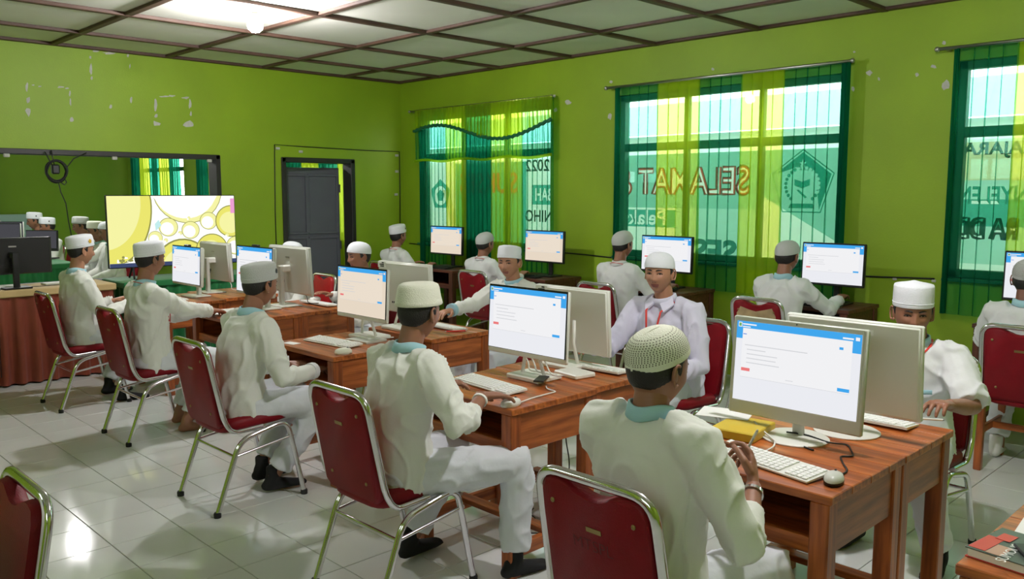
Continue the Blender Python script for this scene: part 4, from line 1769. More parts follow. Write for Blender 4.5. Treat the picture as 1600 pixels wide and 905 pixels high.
# hands ----------------------------------------------------------------
def hand_arrays(curl, spread=1.0, pinch=False):
    """right hand, wrist at origin, fingers along +x, palm down (-z), thumb on +y"""
    mb = MB()
    mb.tube([(-.035, 0, 0), (0, 0, 0), (.03, .002, .001), (.06, .001, .002), (.088, -.001, 0)], [(.025, .019), (.026, .018), (.034, .017), (.040, .0155), (.038, .012)], 14, side=(0, 1, 0), round_end=True)
    L = [(.031, .072, 6), (.0105, .080, 1), (-.0105, .074, -4), (-.0305, .058, -10)]
    for q, (y, ln, sp) in enumerate(L):
        cu = curl * (1 + .12 * q)
        if pinch and q == 0:
            cu = curl * .8
        p_ = Vector((.080, y, .001))
        ang = 0
        pts, rr = [p_.copy()], [.0098]
        for seg, (fr, bend) in enumerate(((.46, 48), (.31, 58), (.23, 42))):
            ang += R(bend) * cu
            d = Vector((math.cos(ang) * math.cos(R(sp * spread)), math.cos(ang) * math.sin(R(sp * spread)), -math.sin(ang)))
            p_ = p_ + d * (ln * fr)
            pts.append(p_.copy())
            rr.append((.0090, .0082, .0068)[seg])
        mb.tube(pts, rr, 10, round_end=True)
    if pinch:
        th = [(.018, .026, -.006), (.045, .046, -.020), (.078, .046, -.034), (.100, .036, -.046)]
    else:
        th = [(.015, .024, -.004), (.038, .048, -.010), (.064, .060, -.016 - .012 * curl), (.088, .060 - .02 * curl, -.020 - .02 * curl)]
    mb.tube(th, [.014, .0125, .0105, .008], 10, round_end=True)
    co, fs, no = remesh(mb, .0034, 3)
    return co, fs


_hands = {}


def get_hand(curl, pinch=False):
    k = (round(curl, 2), pinch)
    if k not in _hands:
        _hands[k] = hand_arrays(curl, pinch=pinch)
    return _hands[k]


def ik(a, b, l1, l2, pole):
    a, b = Vector(a), Vector(b)
    d = b - a
    L = d.length
    if L > (l1 + l2) * .985:
        b = a + d * ((l1 + l2) * .985 / L)
        d = b - a
        L = d.length
    n = d.normalized()
    x = (l1 * l1 - l2 * l2 + L * L) / (2 * L)
    hgt = math.sqrt(max(0, l1 * l1 - x * x))
    p_ = Vector(pole)
    p_ = (p_ - n * p_.dot(n)).normalized()
    return a + n * x + p_ * hgt, b


def person(label, x, y, rz, lean=8, hx=0.0, head=(0, 0, 0), hs=1.0, cap='kufi', cap_mat='cap', badge=None, shirt='shirt', skin='skin_a', trouser='trouser',
           rhand=None, lhand=None, rsleeve=1.0, lsleeve=1.0, rcurl=.35, lcurl=.35, rpinch=False, knees=None, feet=None, foot='sock', sleeve_r=1.0,
           collar='collar', lanyard=None, cuff=None, lod=1, seed=1, bulk=1.0, group='seated pupils in white caps', rpole=None, lpole=None, tilt=-9, side_lean=0.0,
           rpalm=None, lpalm=None, band=False, shirt_collar=False, cap_z=.040, turn=0.0, seat=.53, headx=None, chest=None, neck=.155):
    """seated figure; local frame faces +x; hand targets, knees and feet in local metres"""
    root = tag(empty('person', (x, y, 0), R(rz)), label, 'person', group)
    vox = {0: .0075, 1: .010, 2: .015}[lod]
    dv = lambda deg: Vector((math.sin(R(deg)), 0, math.cos(R(deg))))
    Pv = Vector((-.03 + hx, 0, seat))
    if headx is not None:            # lean the trunk until the head is where it should be
        hd = lambda L: Pv.x + hs * (.12 * math.sin(R(L * .5)) + .15 * math.sin(R(L)) + .185 * math.sin(R(L * 1.25)) + neck * math.sin(R(L * .5 + 14 + head[1] * .25)))
        lo, hi = -12.0, 45.0
        for _ in range(30):
            lean = (lo + hi) / 2
            if hd(lean) < headx:
                lo = lean
            else:
                hi = lean
    sl = Vector((0, side_lean, 0))
    Wt = Pv + dv(lean * .5) * .12 * hs
    Ch = Wt + dv(lean * 1.0) * .15 * hs + sl * .5
    Nb = Ch + dv(lean * 1.25) * .185 * hs + sl * .5
    Hc = Nb + dv(lean * .5 + 14 + head[1] * .25) * neck * hs + sl * .3
    Tm = Matrix.Rotation(R(turn), 3, 'Z')      # shoulders turned against the hips
    shR = Nb + Tm @ Vector((-.015, -.165 * bulk, -.055))
    shL = Nb + Tm @ Vector((-.015, .165 * bulk, -.055))
    # arms
    rh = Vector(rhand) if rhand is not None else Vector((.30 + hx, -.12, .60))
    lh = Vector(lhand) if lhand is not None else Vector((.30 + hx, .12, .60))
    up, fo = .275 * hs, .245 * hs
    elR, wrR = ik(shR, rh, up, fo, rpole or (-.5, -.55, -.8))
    elL, wrL = ik(shL, lh, up, fo, lpole or (-.5, .55, -.8))
    kn = knees or [(.40 + hx, -.13, .50), (.40 + hx, .13, .50)]
    ft = feet or [(.40 + hx, -.13, 0), (.40 + hx, .13, 0)]
    hips = [Pv + Vector((.02, -.085, -.035)), Pv + Vector((.02, .085, -.035))]
    legs = []
    for k in range(2):
        an = Vector((ft[k][0] - .03, ft[k][1], .085 + (ft[k][2] if len(ft[k]) > 2 else 0)))
        legs.append((hips[k], Vector(kn[k]), an))
    # --- skin: one body
    mb = MB()
    mb.tube([Nb + Vector((0, 0, -.06)), Nb, Hc + (Nb - Hc) * .35 + Vector((-.006, 0, 0)), Hc + Vector((-.014, 0, -.02))], [(.062, .058), (.054, .054), (.051, .053), (.05, .06)], 14, side=(0, 1, 0))
    mb.tube([Pv + Vector((0, 0, -.05)), Pv, Wt, Ch, Nb + Vector((0, 0, -.05))], [(.15, .11), (.155, .115), (.135, .095), (.15, .105), (.12, .075)], 14, side=(0, 1, 0))
    for sh, el, wr in ((shR, elR, wrR), (shL, elL, wrL)):
        mb.tube([Nb + (sh - Nb) * .5, sh, sh + (el - sh) * .5, el, el + (wr - el) * .35, wr + (wr - el).normalized() * .004], [.05, .05, .041, .036, .036, .0245], 12)
    for k, (hp, k_, an) in enumerate(legs):
        mb.tube([hp, hp + (k_ - hp) * .5, k_, k_ + (an - k_) * .35, an], [.08, .07, .054, .052, .036], 12)
        fd = Vector((1, (.12 if k else -.12), 0)).normalized()
        z_ = an.z - .085
        mb.tube([an + Vector((0, 0, .02)), an + Vector((-.012, 0, -.03)), an + Vector((-.02, 0, -.058))], [(.036, .036), (.034, .038), (.028, .032)], 10, side=(0, 1, 0))
        mb.tube([an - fd * .045 + Vector((0, 0, -.055)), an + Vector((.01, 0, -.05)), an + fd * .07 + Vector((0, 0, -.058)), an + fd * .13 + Vector((0, 0, -.066)), an + fd * .175 + Vector((0, 0, -.070))],
                [(.026, .026), (.034, .034), (.040, .026), (.044, .017), (.034, .012)], 12, side=(0, 1, 0), round_end=True)
    co, fs, no = remesh(mb, vox * 1.15, 2)
    body = MB()
    body.add([tuple(c) for c in co], fs)
    HT = Matrix.Translation(Hc) @ Matrix.Rotation(R(head[0]), 4, 'Z') @ Matrix.Rotation(R(head[1]), 4, 'Y') @ Matrix.Rotation(R(head[2]), 4, 'X')
    hm = HEADMB
    b0 = len(body.v)
    body.v += [tuple(HT @ Vector(v)) for v in hm.v]
    body.f += [tuple(b0 + i for i in f) for f in hm.f]
    body.m += hm.m
    for right, el, wr, cu, palm, pin in ((True, elR, wrR, rcurl, rpalm, rpinch), (False, elL, wrL, lcurl, lpalm, False)):
        hc, hf = get_hand(cu, pin)
        ax = (wr - el).normalized()
        if palm is not None and len(palm) == 2:
            ax = Vector(palm[1]).normalized()
        upv = Vector(palm[0]) if palm is not None else Vector((0, 0, 1))
        zz = (upv - ax * upv.dot(ax)).normalized()
        yy = zz.cross(ax)
        Mx = Matrix((ax, yy, zz)).transposed()
        f = 1 if right else -1
        b0 = len(body.v)
        body.v += [tuple(Mx @ Vector((c[0] + .012, c[1] * f, c[2])) + wr) for c in hc]
        body.f += [tuple(b0 + i for i in (q if right else q[::-1])) for q in hf]
        body.m += [0] * len(hf)
    body.build('body', [skin, 'eye', 'iris', 'lip_a', 'hair'], root, smooth=True)
    # --- hair, cap
    o = HAIRMB.build('hair', 'hair', root, smooth=True)
    o.matrix_basis = HT
    if cap:
        cp = make_cap(root, cap, HT, cap_mat, cap_z, tilt)
        if badge:
            cap_badge(cp, badge[0], badge[1], badge[2], badge[3] if len(badge) > 3 else .011)
    # --- shirt
    mb = MB()
    bk = bulk
    hem = Vector((Pv.x + .015, 0, seat - .075))
    mb.tube([hem, Pv + Vector((.005, 0, -.01)), Wt, Wt + (Ch - Wt) * .6, Ch + (Nb - Ch) * .25, Ch + (Nb - Ch) * .62, Nb + Vector((0, 0, -.028)), Nb + Vector((-.002, 0, .004))],
            [(.190 * bk, .150 * bk), (.18 * bk, .142 * bk), (.160 * bk, .128 * bk), (.172 * bk, .128 * bk), (.182 * bk, .125 * bk), (.172 * bk, .108 * bk), (.112, .082), (.064, .062)], 22, side=Tm @ Vector((0, 1, 0)))
    for sh, el, wr, sv in ((shR, elR, wrR, rsleeve), (shL, elL, wrL, lsleeve)):
        inn = Nb + (sh - Nb) * .45 + Vector((0, 0, -.012))
        pts = [inn, sh, sh + (el - sh) * .3, sh + (el - sh) * .7, el]
        rr = [.066, .071, .066, .060, .056]
        k = sleeve_r
        rr = [r_ * (k if i > 0 else 1) * (.5 + .5 * bk) for i, r_ in enumerate(rr)]
        if sv > .55:
            pts += [el + (wr - el) * .35 * sv, el + (wr - el) * sv * .97]
            rr += [.052 * k, .044 * k]
        elif sv <= .5:
            pts = [inn, sh, sh + (el - sh) * .5, sh + (el - sh) * .93]
            rr = [.066, .072 * k, .068 * k, .066 * k]
        else:
            pts += [el + (wr - el) * .3]
            rr += [.052 * k]
        mb.tube(pts, rr, 14)
    co, fs, no = remesh(mb, vox, 4)
    co = wrinkle(co, no, .0125 if lod < 2 else .009, (9.5, 9.5, 5.0), seed, .0035)
    sb = MB()
    sb.add([tuple(c) for c in co], fs)
    sh_o = sb.build('shirt', shirt, root, smooth=True)
    # --- trousers
    mb = MB()
    mb.tube([Pv + Vector((-.02, 0, -.06)), Pv + Vector((0, 0, .04))], [(.17, .135), (.15, .12)], 16, side=(0, 1, 0))
    for hp, k_, an in legs:
        mb.tube([hp, hp + (k_ - hp) * .35, hp + (k_ - hp) * .75, k_ + Vector((.0, 0, .0)), k_ + (an - k_) * .18, k_ + (an - k_) * .55, k_ + (an - k_) * .9],
                [.098, .094, .084, .076, .076, .070, .068], 14)
    co, fs, no = remesh(mb, vox * 1.05, 4)
    co = wrinkle(co, no, .009, (6, 9, 8), seed + 11, .003)
    sb = MB()
    sb.add([tuple(c) for c in co], fs)
    sb.build('trousers', trouser, root, smooth=True)
    # --- socks or bare feet
    if foot:
        for k, (hp, k_, an) in enumerate(legs):
            fd = Vector((1, (.12 if k else -.12), 0)).normalized()
            mb = MB()
            mb.tube([an + Vector((0, 0, .055)), an, an + Vector((-.012, 0, -.03)), an + Vector((-.02, 0, -.056))], [(.040, .040), (.040, .040), (.038, .042), (.033, .036)], 12, side=(0, 1, 0))
            mb.tube([an - fd * .045 + Vector((0, 0, -.053)), an + Vector((.01, 0, -.048)), an + fd * .07 + Vector((0, 0, -.056)), an + fd * .13 + Vector((0, 0, -.064)), an + fd * .178 + Vector((0, 0, -.068))],
                    [(.030, .030), (.038, .037), (.044, .029), (.048, .020), (.038, .015)], 12, side=(0, 1, 0), round_end=True)
            co, fs, no = remesh(mb, .009, 3)
            sb = MB()
            sb.add([tuple(c) for c in co], fs)
            sb.build('sock', foot, root, smooth=True)
    # --- collar band
    if collar:
        d = (Hc - Nb).normalized()
        mb = MB()
        n = 28
        ct = Nb + d * .012
        uu = Vector((0, 1, 0))
        vv = d.cross(uu).normalized()
        vs, fs = [], []
        prof = [(.060, -.020), (.068, -.018), (.066, .020), (.060, .024), (.057, .018)] if not shirt_collar else [(.060, -.012), (.078, -.028), (.068, .026), (.062, .030), (.058, .020)]
        for r_, z_ in prof:
            for k in range(n):
                a = 2 * math.pi * k / n
                dip = -.020 * max(0, math.cos(a - math.pi)) ** 3 * 1.0
                vs.append(ct + uu * (r_ * math.sin(a)) + vv * (-r_ * 1.04 * math.cos(a)) + d * (z_ + dip))
        m_ = len(prof)
        for i in range(m_):
            for k in range(n):
                k2 = (k + 1) % n
                fs.append((i * n + k, i * n + k2, ((i + 1) % m_) * n + k2, ((i + 1) % m_) * n + k))
        mb.add(vs, fs)
        mb.build('collar', collar, root, smooth=True)
    if shirt_collar:
        d = (Hc - Nb).normalized()
        for s in (-1, 1):
            mb = MB()
            q = [Nb + Vector((.020, s * .066, .020)), Nb + Vector((.074, s * .020, -.016)), Nb + Vector((.098, s * .062, -.058)), Nb + Vector((.045, s * .098, -.014))]
            th_ = Vector((.006, s * .002, .008))
            mb.add(q + [v + th_ for v in q], [(0, 1, 2, 3), (7, 6, 5, 4), (0, 4, 5, 1), (1, 5, 6, 2), (2, 6, 7, 3), (3, 7, 4, 0)])
            mb.build('collar_wing', shirt, root)
    if lanyard:
        ln = []
        fr = Ch + (Nb - Ch) * .25
        for s in (-1, 1):
            mb = MB()
            q = [Nb + Vector((-.072, 0, .022)), Nb + Vector((-.045, s * .058, .014)), Nb + Vector((.02, s * .075, -.004)), Nb + Vector((.098 * bk, s * .050, -.050)),
                 fr + Vector((.150 * bk, s * .034, .0)), Wt + (Ch - Wt) * .6 + Vector((.154 * bk, s * .008, 0))]
            mb.tube(q, [(.0070, .0025)] * 6, 6, side=(0, 1, 0))
            mb.build('lanyard', 'red_ribbon', root, smooth=True)
    if chest:                        # badge, pocket trim, pens on the chest
        fr = Ch + (Nb - Ch) * .25
        srf = lambda yy, dz: fr + Vector((.125 * bk * math.sqrt(max(.05, 1 - (yy / (.19 * bk)) ** 2)) + .016, yy, dz))
        for kind, yy, dz in chest:
            mb = MB()
            if kind == 'badge':
                mb.ball(srf(yy, dz), (.004, .020, .024), 14)
                bd = mb.build('chest_badge', 'badge_g', root, smooth=True)
                mb = MB()
                mb.ball(srf(yy, dz) + Vector((.0035, 0, 0)), (.003, .012, .015), 12)
                mb.build('badge_centre', 'badge_y', bd, smooth=True)
            elif kind == 'trim':
                mb.tube([srf(yy - .05, dz), srf(yy, dz - .004), srf(yy + .05, dz)], [(.010, .003)] * 3, 6, side=(0, 0, 1))
                mb.build('pocket_trim', 'collar', root, smooth=True)
            else:
                mb.tube([srf(yy, dz), srf(yy - .008, dz + .045)], .0035, 6)
                mb.build('chest_pen', 'ink_blue', root, smooth=True)
    if cuff:
        for (el, wr, sv) in ((elR, wrR, rsleeve), (elL, wrL, lsleeve)):
            if sv > .6:
                c0_, c1_ = el + (wr - el) * (sv * .90), el + (wr - el) * (sv * 1.03)
                mb = MB()
                mb.tube([c0_, c1_], [.047 * sleeve_r, .047 * sleeve_r], 14)
                mb.build('cuff', cuff, root, smooth=True, sharp=40)
    if band:
        c0_ = elR + (wrR - elR) * .86
        dd = (wrR - elR).normalized()
        mb = MB()
        mb.tube([c0_ - dd * .006, c0_ + dd * .006], [.0325, .032], 16)
        mb.build('wristband', band, root, smooth=True, sharp=40)
    return root


def local(p_, x, y, rz):
    """world point -> a figure's own frame"""
    a = R(-rz)
    dx, dy = p_[0] - x, p_[1] - y
    return Vector((dx * math.cos(a) - dy * math.sin(a), dx * math.sin(a) + dy * math.cos(a), p_[2]))


# ------------------------------------------------------------------ desks in pairs down the room
desk(-4.345, -3.782, -7.80, -7.14, .75, 'nearest teak desk with the big silver all-in-one computer and grey mouse')
desk(-3.775, -3.31, -7.80, -7.12, .75, 'teak desk at the right end, where the pupil in the tall white cap sits', 180)
desk(-4.31, -3.757, -6.41, -5.74, .75, 'teak desk of the pupil in the cream flat-topped cap, hand on a mouse')
desk(-3.752, -3.30, -6.39, -5.72, .75, 'teak desk in front of the pupil in the lavender shirt', 180)
desk(-4.215, -3.66, -4.915, -4.24, .75, 'red-brown teak desk with a cream keyboard and cream mouse at its corner')
desk(-3.47, -2.97, -4.85, -4.18, .75, 'teak desk with chipped edge where a pupil stretches out his arm', 180)
desk(-4.0, -3.442, -3.29, -2.62, .75, 'teak desk hidden behind the pupil with the shield badge on his cap')
desk(-3.432, -2.95, -3.26, -2.55, .75, 'teak desk carrying the grey-backed monitor and a pupil\'s hand on a mouse', 180)
desk(-3.99, -3.46, -2.10, -1.40, .75, 'teak desk farthest down the row, before the green skirted table')
desk(-3.45, -2.93, -2.02, -1.30, .75, 'teak desk beside the green skirted table, right of the farthest one', 180)
desk(-4.565, -3.99, -8.90, -8.212, .75, 'worn teak desk in the bottom right corner with a book on it')
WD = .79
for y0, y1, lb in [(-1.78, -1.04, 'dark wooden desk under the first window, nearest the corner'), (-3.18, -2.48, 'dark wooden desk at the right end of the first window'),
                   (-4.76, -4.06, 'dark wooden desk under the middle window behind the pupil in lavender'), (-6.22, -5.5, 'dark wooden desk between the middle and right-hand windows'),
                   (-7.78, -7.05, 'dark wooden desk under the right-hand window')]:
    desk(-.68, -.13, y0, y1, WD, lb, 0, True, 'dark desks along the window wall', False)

# ------------------------------------------------------------------ computers
monitor(-3.88, -7.43, .75, .515, .815, 1.185, 'silver all-in-one computer on round stand, nearest, showing an exam page', stand='round', body='silver_plastic', bez='silver_plastic', chin=.052, side=.018, tilt=4)
monitor(-3.60, -7.525, .75, .515, .83, 1.182, 'white all-in-one computer seen from behind with a barcode strip', face=1, stand='round', chin=.05, side=.018, barcode=True, tilt=4)
monitor(-3.86, -6.05, .75, .525, .862, 1.197, 'white computer on a forked stand, brightest page, before the pupil in the cream cap', stand='vee', bez='bezel', chin=.026, side=.008)
monitor(-3.43, -5.975, .75, .50, .825, 1.163, 'white computer seen from behind with ports and a white clip, left of the lavender shirt', face=1, stand='vee', chin=.03, nub=True, tagtext=True)
monitor(-3.76, -4.53, .75, .525, .872, 1.194, 'white computer with a cream-tinted page left of the cream flat-topped cap', stand='vee', bez='bezel', chin=.026, side=.008, cream=True)
monitor(-3.30, -4.39, .75, .56, .85, 1.19, 'white computer seen from behind with a small sticker in its corner', face=1, stand='vee', tagtext=True)
monitor(-3.60, -2.87, .75, .56, .865, 1.238, 'thin monitor with lilac page, mostly hidden by a cap with a shield badge', style='mon', stand='column', body='silver_plastic', bez='bezel', chin=.02, side=.006, webcam=True)
monitor(-3.24, -2.82, .75, .60, .85, 1.228, 'pale grey monitor back on a square column, before the grey steel door', face=1, style='mon', stand='column', body='grey_back', bez='bezel', chin=.02, webcam=False)
monitor(-3.63, -1.72, .75, .56, .855, 1.19, 'white monitor with lilac page before the television, first in the row', style='mon', stand='column', body='silver_plastic', bez='bezel', chin=.02, side=.006, webcam=True)
monitor(-3.25, -1.53, .75, .56, .86, 1.203, 'pale grey monitor back on a square column, overlapping the television\'s right edge', face=1, style='mon', stand='column', body='grey_back', bez='bezel', chin=.02)
for yc, wd, cr, lb in [(-1.37, .565, True, 'black monitor with a cream page under the first window, nearest the corner'), (-2.92, .545, True, 'black monitor with a peach page at the right end of the first window'),
                       (-4.425, .55, False, 'black monitor behind the cap of the pupil in lavender'), (-5.965, .50, False, 'wide black monitor on the green wall between two windows'),
                       (-7.41, .53, False, 'black monitor at the right edge, before the dotted grey cap')]:
    monitor(-.42, yc, WD, wd, .935, 1.265, lb, style='mon', stand='column', body='black_plastic', bez='bezel', chin=.018, side=.012, cream=cr, tilt=2)

keyboard(-4.19, -7.50, .75, -11, 'white keyboard in front of the silver all-in-one computer')
keyboard(-3.42, -7.48, .75, 180, 'white keyboard at the hand of the pupil in the tall white cap')
keyboard(-4.08, -6.02, .75, -6, 'white keyboard beside a pupil\'s hand on a mouse', single=False)
keyboard(-3.43, -6.10, .75, 183, 'white keyboard before the pupil in lavender, behind the knitted cap', single=False)
keyboard(-3.98, -4.54, .75, 4, 'cream keyboard on the red-brown desk', single=False)
keyboard(-3.12, -4.52, .75, 178, 'white keyboard under an outstretched sleeve', single=False)
keyboard(-3.07, -2.93, .75, 180, 'white keyboard beside a hand on a white mouse', single=False)
keyboard(-3.80, -3.0, .75, 0, 'white keyboard behind the shield-badge cap', single=False)
keyboard(-3.80, -1.78, .75, 0, 'white keyboard of the first pupil in the row', single=False)
for y_, lb in ((-5.9, 'black keyboard by the wide black monitor'), (-4.42, 'black keyboard under the middle window'), (-2.8, 'black keyboard by the peach-coloured page'), (-1.4, 'black keyboard nearest the corner')):
    keyboard(-.58, y_, WD, 0, lb, single=False, body='black_plastic', keymat='bezel', group='black keyboards along the window wall')
mouse(-4.215, -7.745, .75, 15, 'grey computer mouse at the corner of the nearest desk')
mouse(-4.262, -6.355, .75, -4, 'white computer mouse under a pupil\'s hand', 'white_plastic', 'white_plastic')
mouse(-4.115, -4.862, .75, -10, 'cream computer mouse on the corner of the red-brown desk', 'cap_c', 'cap_c')
mouse(-2.97, -2.70, .75, 180, 'white computer mouse under a hand, before the grey monitor back', 'white_plastic', 'white_plastic')

# small things on the desks
flat_box('cardboard_box', (-3.93, -7.26, .75), (.22, .17, .035), 'yellow_card', 'flat yellow box under the silver all-in-one computer', 'box', 8, .004)
flat_box('paper_sheet', (-3.84, -7.13, .786), (.15, .2, .002), 'paper', 'white paper behind the pupil in the knitted cap', 'paper', 20)
flat_box('paper_sheet', (-4.15, -4.36, .75), (.06, .10, .002), 'paper', 'scrap of white paper on the red-brown desk', 'paper', 10)
flat_box('paper_sheet', (-3.86, -2.80, .752), (.21, .29, .002), 'paper', 'white exam sheet beside the cap with the shield badge', 'paper', -12)
flat_box('phone_stand', (-3.78, -4.60, .75), (.16, .20, .012), 'silver_plastic', 'flat silver stand foot beside the cream keyboard', 'stand foot', 5)
flat_box('adapter_box', (-3.62, -6.15, .75), (.13, .17, .024), 'white_plastic', 'white adapter box behind the forked computer stand', 'adapter', -8, .006)
flat_box('mobile_device', (-3.88, -6.17, .774), (.12, .05, .008), 'black_plastic', 'small black gadget on the white stand foot', 'gadget', 30, .002)


def pen(name, a, b, material, label, r=.0045):
    a, b = Vector(a), Vector(b)
    root = tag(empty(name, a), label, 'pen')
    d = b - a
    mb = MB()
    mb.tube([d * .08, d * .95], r, 8)
    mb.build('barrel', material, root, smooth=True, sharp=50)
    mb = MB()
    mb.tube([(0, 0, 0), d * .08], [.0008, r], 8)
    mb.build('tip', 'rod', root, smooth=True)
    mb = MB()
    mb.tube([d * .95, d], [r, r * .6], 8)
    mb.build('clip_end', 'rod', root, smooth=True)
    return root


pen('pen', (-3.24, -4.70, .757), (-3.12, -4.78, .757), 'red_ribbon', 'red pen by the outstretched sleeve')
pen('pen', (-3.36, -7.66, .778), (-3.30, -7.76, .778), 'white_plastic', 'white pen lying on the keyboard by the tall white cap')


def cord(pts, label, material='cable_b', r=.0032):
    return cable('cord', fillet(pts, .05, 4), r, material, label, 'cord')


def wob(a, b, n, amp, seed):
    r_ = random.Random(seed)
    a, b = Vector(a), Vector(b)
    return [a + (b - a) * (i / n) + Vector((r_.uniform(-amp, amp), r_.uniform(-amp, amp), 0)) * (0 if i in (0, n) else 1) for i in range(n + 1)]


cord(wob((-4.17, -7.735, .754), (-3.82, -7.62, .754), 5, .04, 1) + wob((-3.80, -7.60, .754), (-3.86, -7.40, .77), 3, .03, 2), 'dark mouse cord on the nearest desk')
cord(wob((-3.95, -7.55, .754), (-3.80, -7.30, .754), 5, .05, 3), 'tangled dark cord behind the round stand of the silver computer')
cord(wob((-4.10, -7.45, .762), (-3.98, -7.42, .765), 2, .02, 4) + wob((-3.96, -7.40, .764), (-3.88, -7.28, .79), 3, .02, 5), 'white keyboard cord curling over the round stand', 'cable_w')
cord(wob((-3.62, -7.50, .90), (-3.62, -7.52, .765), 4, .03, 6) + wob((-3.60, -7.54, .763), (-3.68, -7.45, .763), 3, .03, 7), 'white cables hanging behind the barcoded computer', 'cable_w')
cord(wob((-4.21, -6.36, .757), (-3.98, -6.33, .755), 2, .02, 8) + wob((-3.95, -6.33, .755), (-3.90, -6.22, .755), 2, .02, 9), 'white mouse cord by the forked computer stand', 'cable_w')
for k in range(4):
    cord([(-3.84, -5.98 - .05 * k, .90), (-3.79, -6.0 - .04 * k, .82), (-3.82, -6.03 - .05 * k, .785), (-3.76, -6.08 - .04 * k, .78)], ['white cable looping below the brightest page, leftmost', 'white cable looping below the brightest page, second from left',
         'white cable looping below the brightest page, third from left', 'white cable looping below the brightest page, rightmost'][k], 'cable_w', .004)
cord([(-3.74, -4.55, .88), (-3.70, -4.60, .80), (-3.76, -4.66, .772), (-3.66, -4.72, .772)], 'white cable below the cream-tinted page', 'cable_w')
cord(wob((-3.80, -6.25, .73), (-3.80, -6.26, .02), 6, .03, 10) + wob((-3.82, -6.27, .012), (-3.95, -6.05, .012), 3, .06, 11), 'black power cord hanging under the desk to the floor')
cord(wob((-3.95, -6.2, .01), (-3.65, -5.9, .01), 7, .10, 12), 'tangle of black cord on the floor under the desk')
cord([(-3.22, -2.86, .90), (-3.16, -2.90, .82), (-3.20, -2.96, .772), (-3.12, -3.0, .772)], 'dark cable behind the pale grey monitor back')
cord([(-3.22, -1.56, .90), (-3.16, -1.60, .82), (-3.20, -1.66, .772), (-3.10, -1.68, .772)], 'pale cable behind the grey monitor by the television', 'cable_w')

# corner desk things
bk = tag(empty('book', (-4.42, -8.36, .75), R(-8)), 'thick grey and red book on the corner desk', 'book')
mb = MB()
mb.box((0, 0, .011), (.19, .26, .022))
mb.build('page_block', 'paper', bk)
mb = MB()
mb.box((0, 0, .0235), (.20, .27, .003), bev=.001)
cv = mb.build('cover', 'book_grey', bk)
mb = MB()
mb.box((0, 0, .0012), (.20, .27, .0024), bev=.001)
mb.build('back_cover', 'book_red', bk)
for q_, (cx_, cy_, sx_, sy_, m_) in enumerate(((-.035, .112, .11, .04, 'book_red'), (-.06, .072, .07, .035, 'book_pale'), (.035, .095, .05, .035, 'book_red'))):
    mb = MB()
    mb.box((cx_, cy_, .0254 + .0005 * q_), (sx_, sy_, .0006))
    mb.build('cover_picture', m_, cv)
mb = MB()
_a, _b = local(on_z(1562, 878, .777), bk.location.x, bk.location.y, -8), local(on_z(1592, 852, .777), bk.location.x, bk.location.y, -8)
_u = Vector((_b.x - _a.x, _b.y - _a.y, 0)).normalized()
put_text(mb, 'SUMOUS', .034, ((_a.x + _b.x) / 2, (_a.y + _b.y) / 2, .0272), _u, Vector((-_u.y, _u.x, 0)))
mb.build('cover_title', 'paper', cv)
ph = tag(empty('picture_card', (-4.455, -8.375, .7772), R(-55)), 'small black framed card with a green picture on the book', 'card')
mb = MB()
mb.box((0, 0, .004), (.085, .15, .008), bev=.002)
mb.build('card_body', 'black_plastic', ph)
mb = MB()
mb.box((0, 0, .0085), (.05, .11, .001))
mb.build('card_picture', 'book_green', ph)
flat_box('paper_sheet', (-4.19, -8.36, .75), (.15, .21, .012), 'paper', 'white papers beside the book on the corner desk', 'paper', 5)

# ------------------------------------------------------------------ television, covered tables at the back
skirted_table('covered_table', -5.75, -3.90, -.83, -.30, .825, 'beige', 'skirt', 'long table with a beige top and rust-red pleated skirt')
skirted_table('covered_table', -3.80, -2.32, -.74, -.16, .815, 'green_cloth', 'green_cloth', 'green skirted table under the television')
skirted_table('covered_table', -4.45, -3.48, 1.55, 5.4, .85, 'green_cloth', 'green_cloth', 'green covered table in the adjoining room, seen through the wide opening')

tv = tag(empty('television', (-3.19, -.462, .815), R(-6)), 'large flat television showing yellow-green bubbles', 'television')
TW, TH, TZ = 1.245, .705, .105
mb = MB()
mb.box((0, .02, TZ + TH / 2), (TW, .04, TH), bev=.004)
hs = mb.build('housing', 'bezel', tv)
for s in (-1, 1):
    mb = MB()
    mb.tube([(s * .42, .09, .006), (s * .40, .02, TZ + .03), (s * .42, -.09, .006)], .010, 8)
    mb.build('stand_leg', 'black_plastic', tv)
mb = MB()
SW, SH = TW - .016, TH - .018
tv_m = ['tv_lemon', 'tv_yellow', 'tv_white', 'tv_olive', 'tv_cyan', 'tv_pink', 'tv_bar']
Z0 = TZ + .010


def trc(poly, mi, d):
    mb.add([(-SW / 2 + u * SW, -.0012 - d, Z0 + v * SH) for u, v in poly], [tuple(range(len(poly)))], mi)


def circ(u, v, r_, mi, d, sq=1.0, n=30):
    asp = SW / SH
    pts = []
    for k in range(n):
        a = 2 * math.pi * k / n
        pts.append((min(1, max(0, u + r_ / asp * math.cos(a))), min(1, max(.055, v + r_ * sq * math.sin(a)))))
    trc(pts, mi, d)


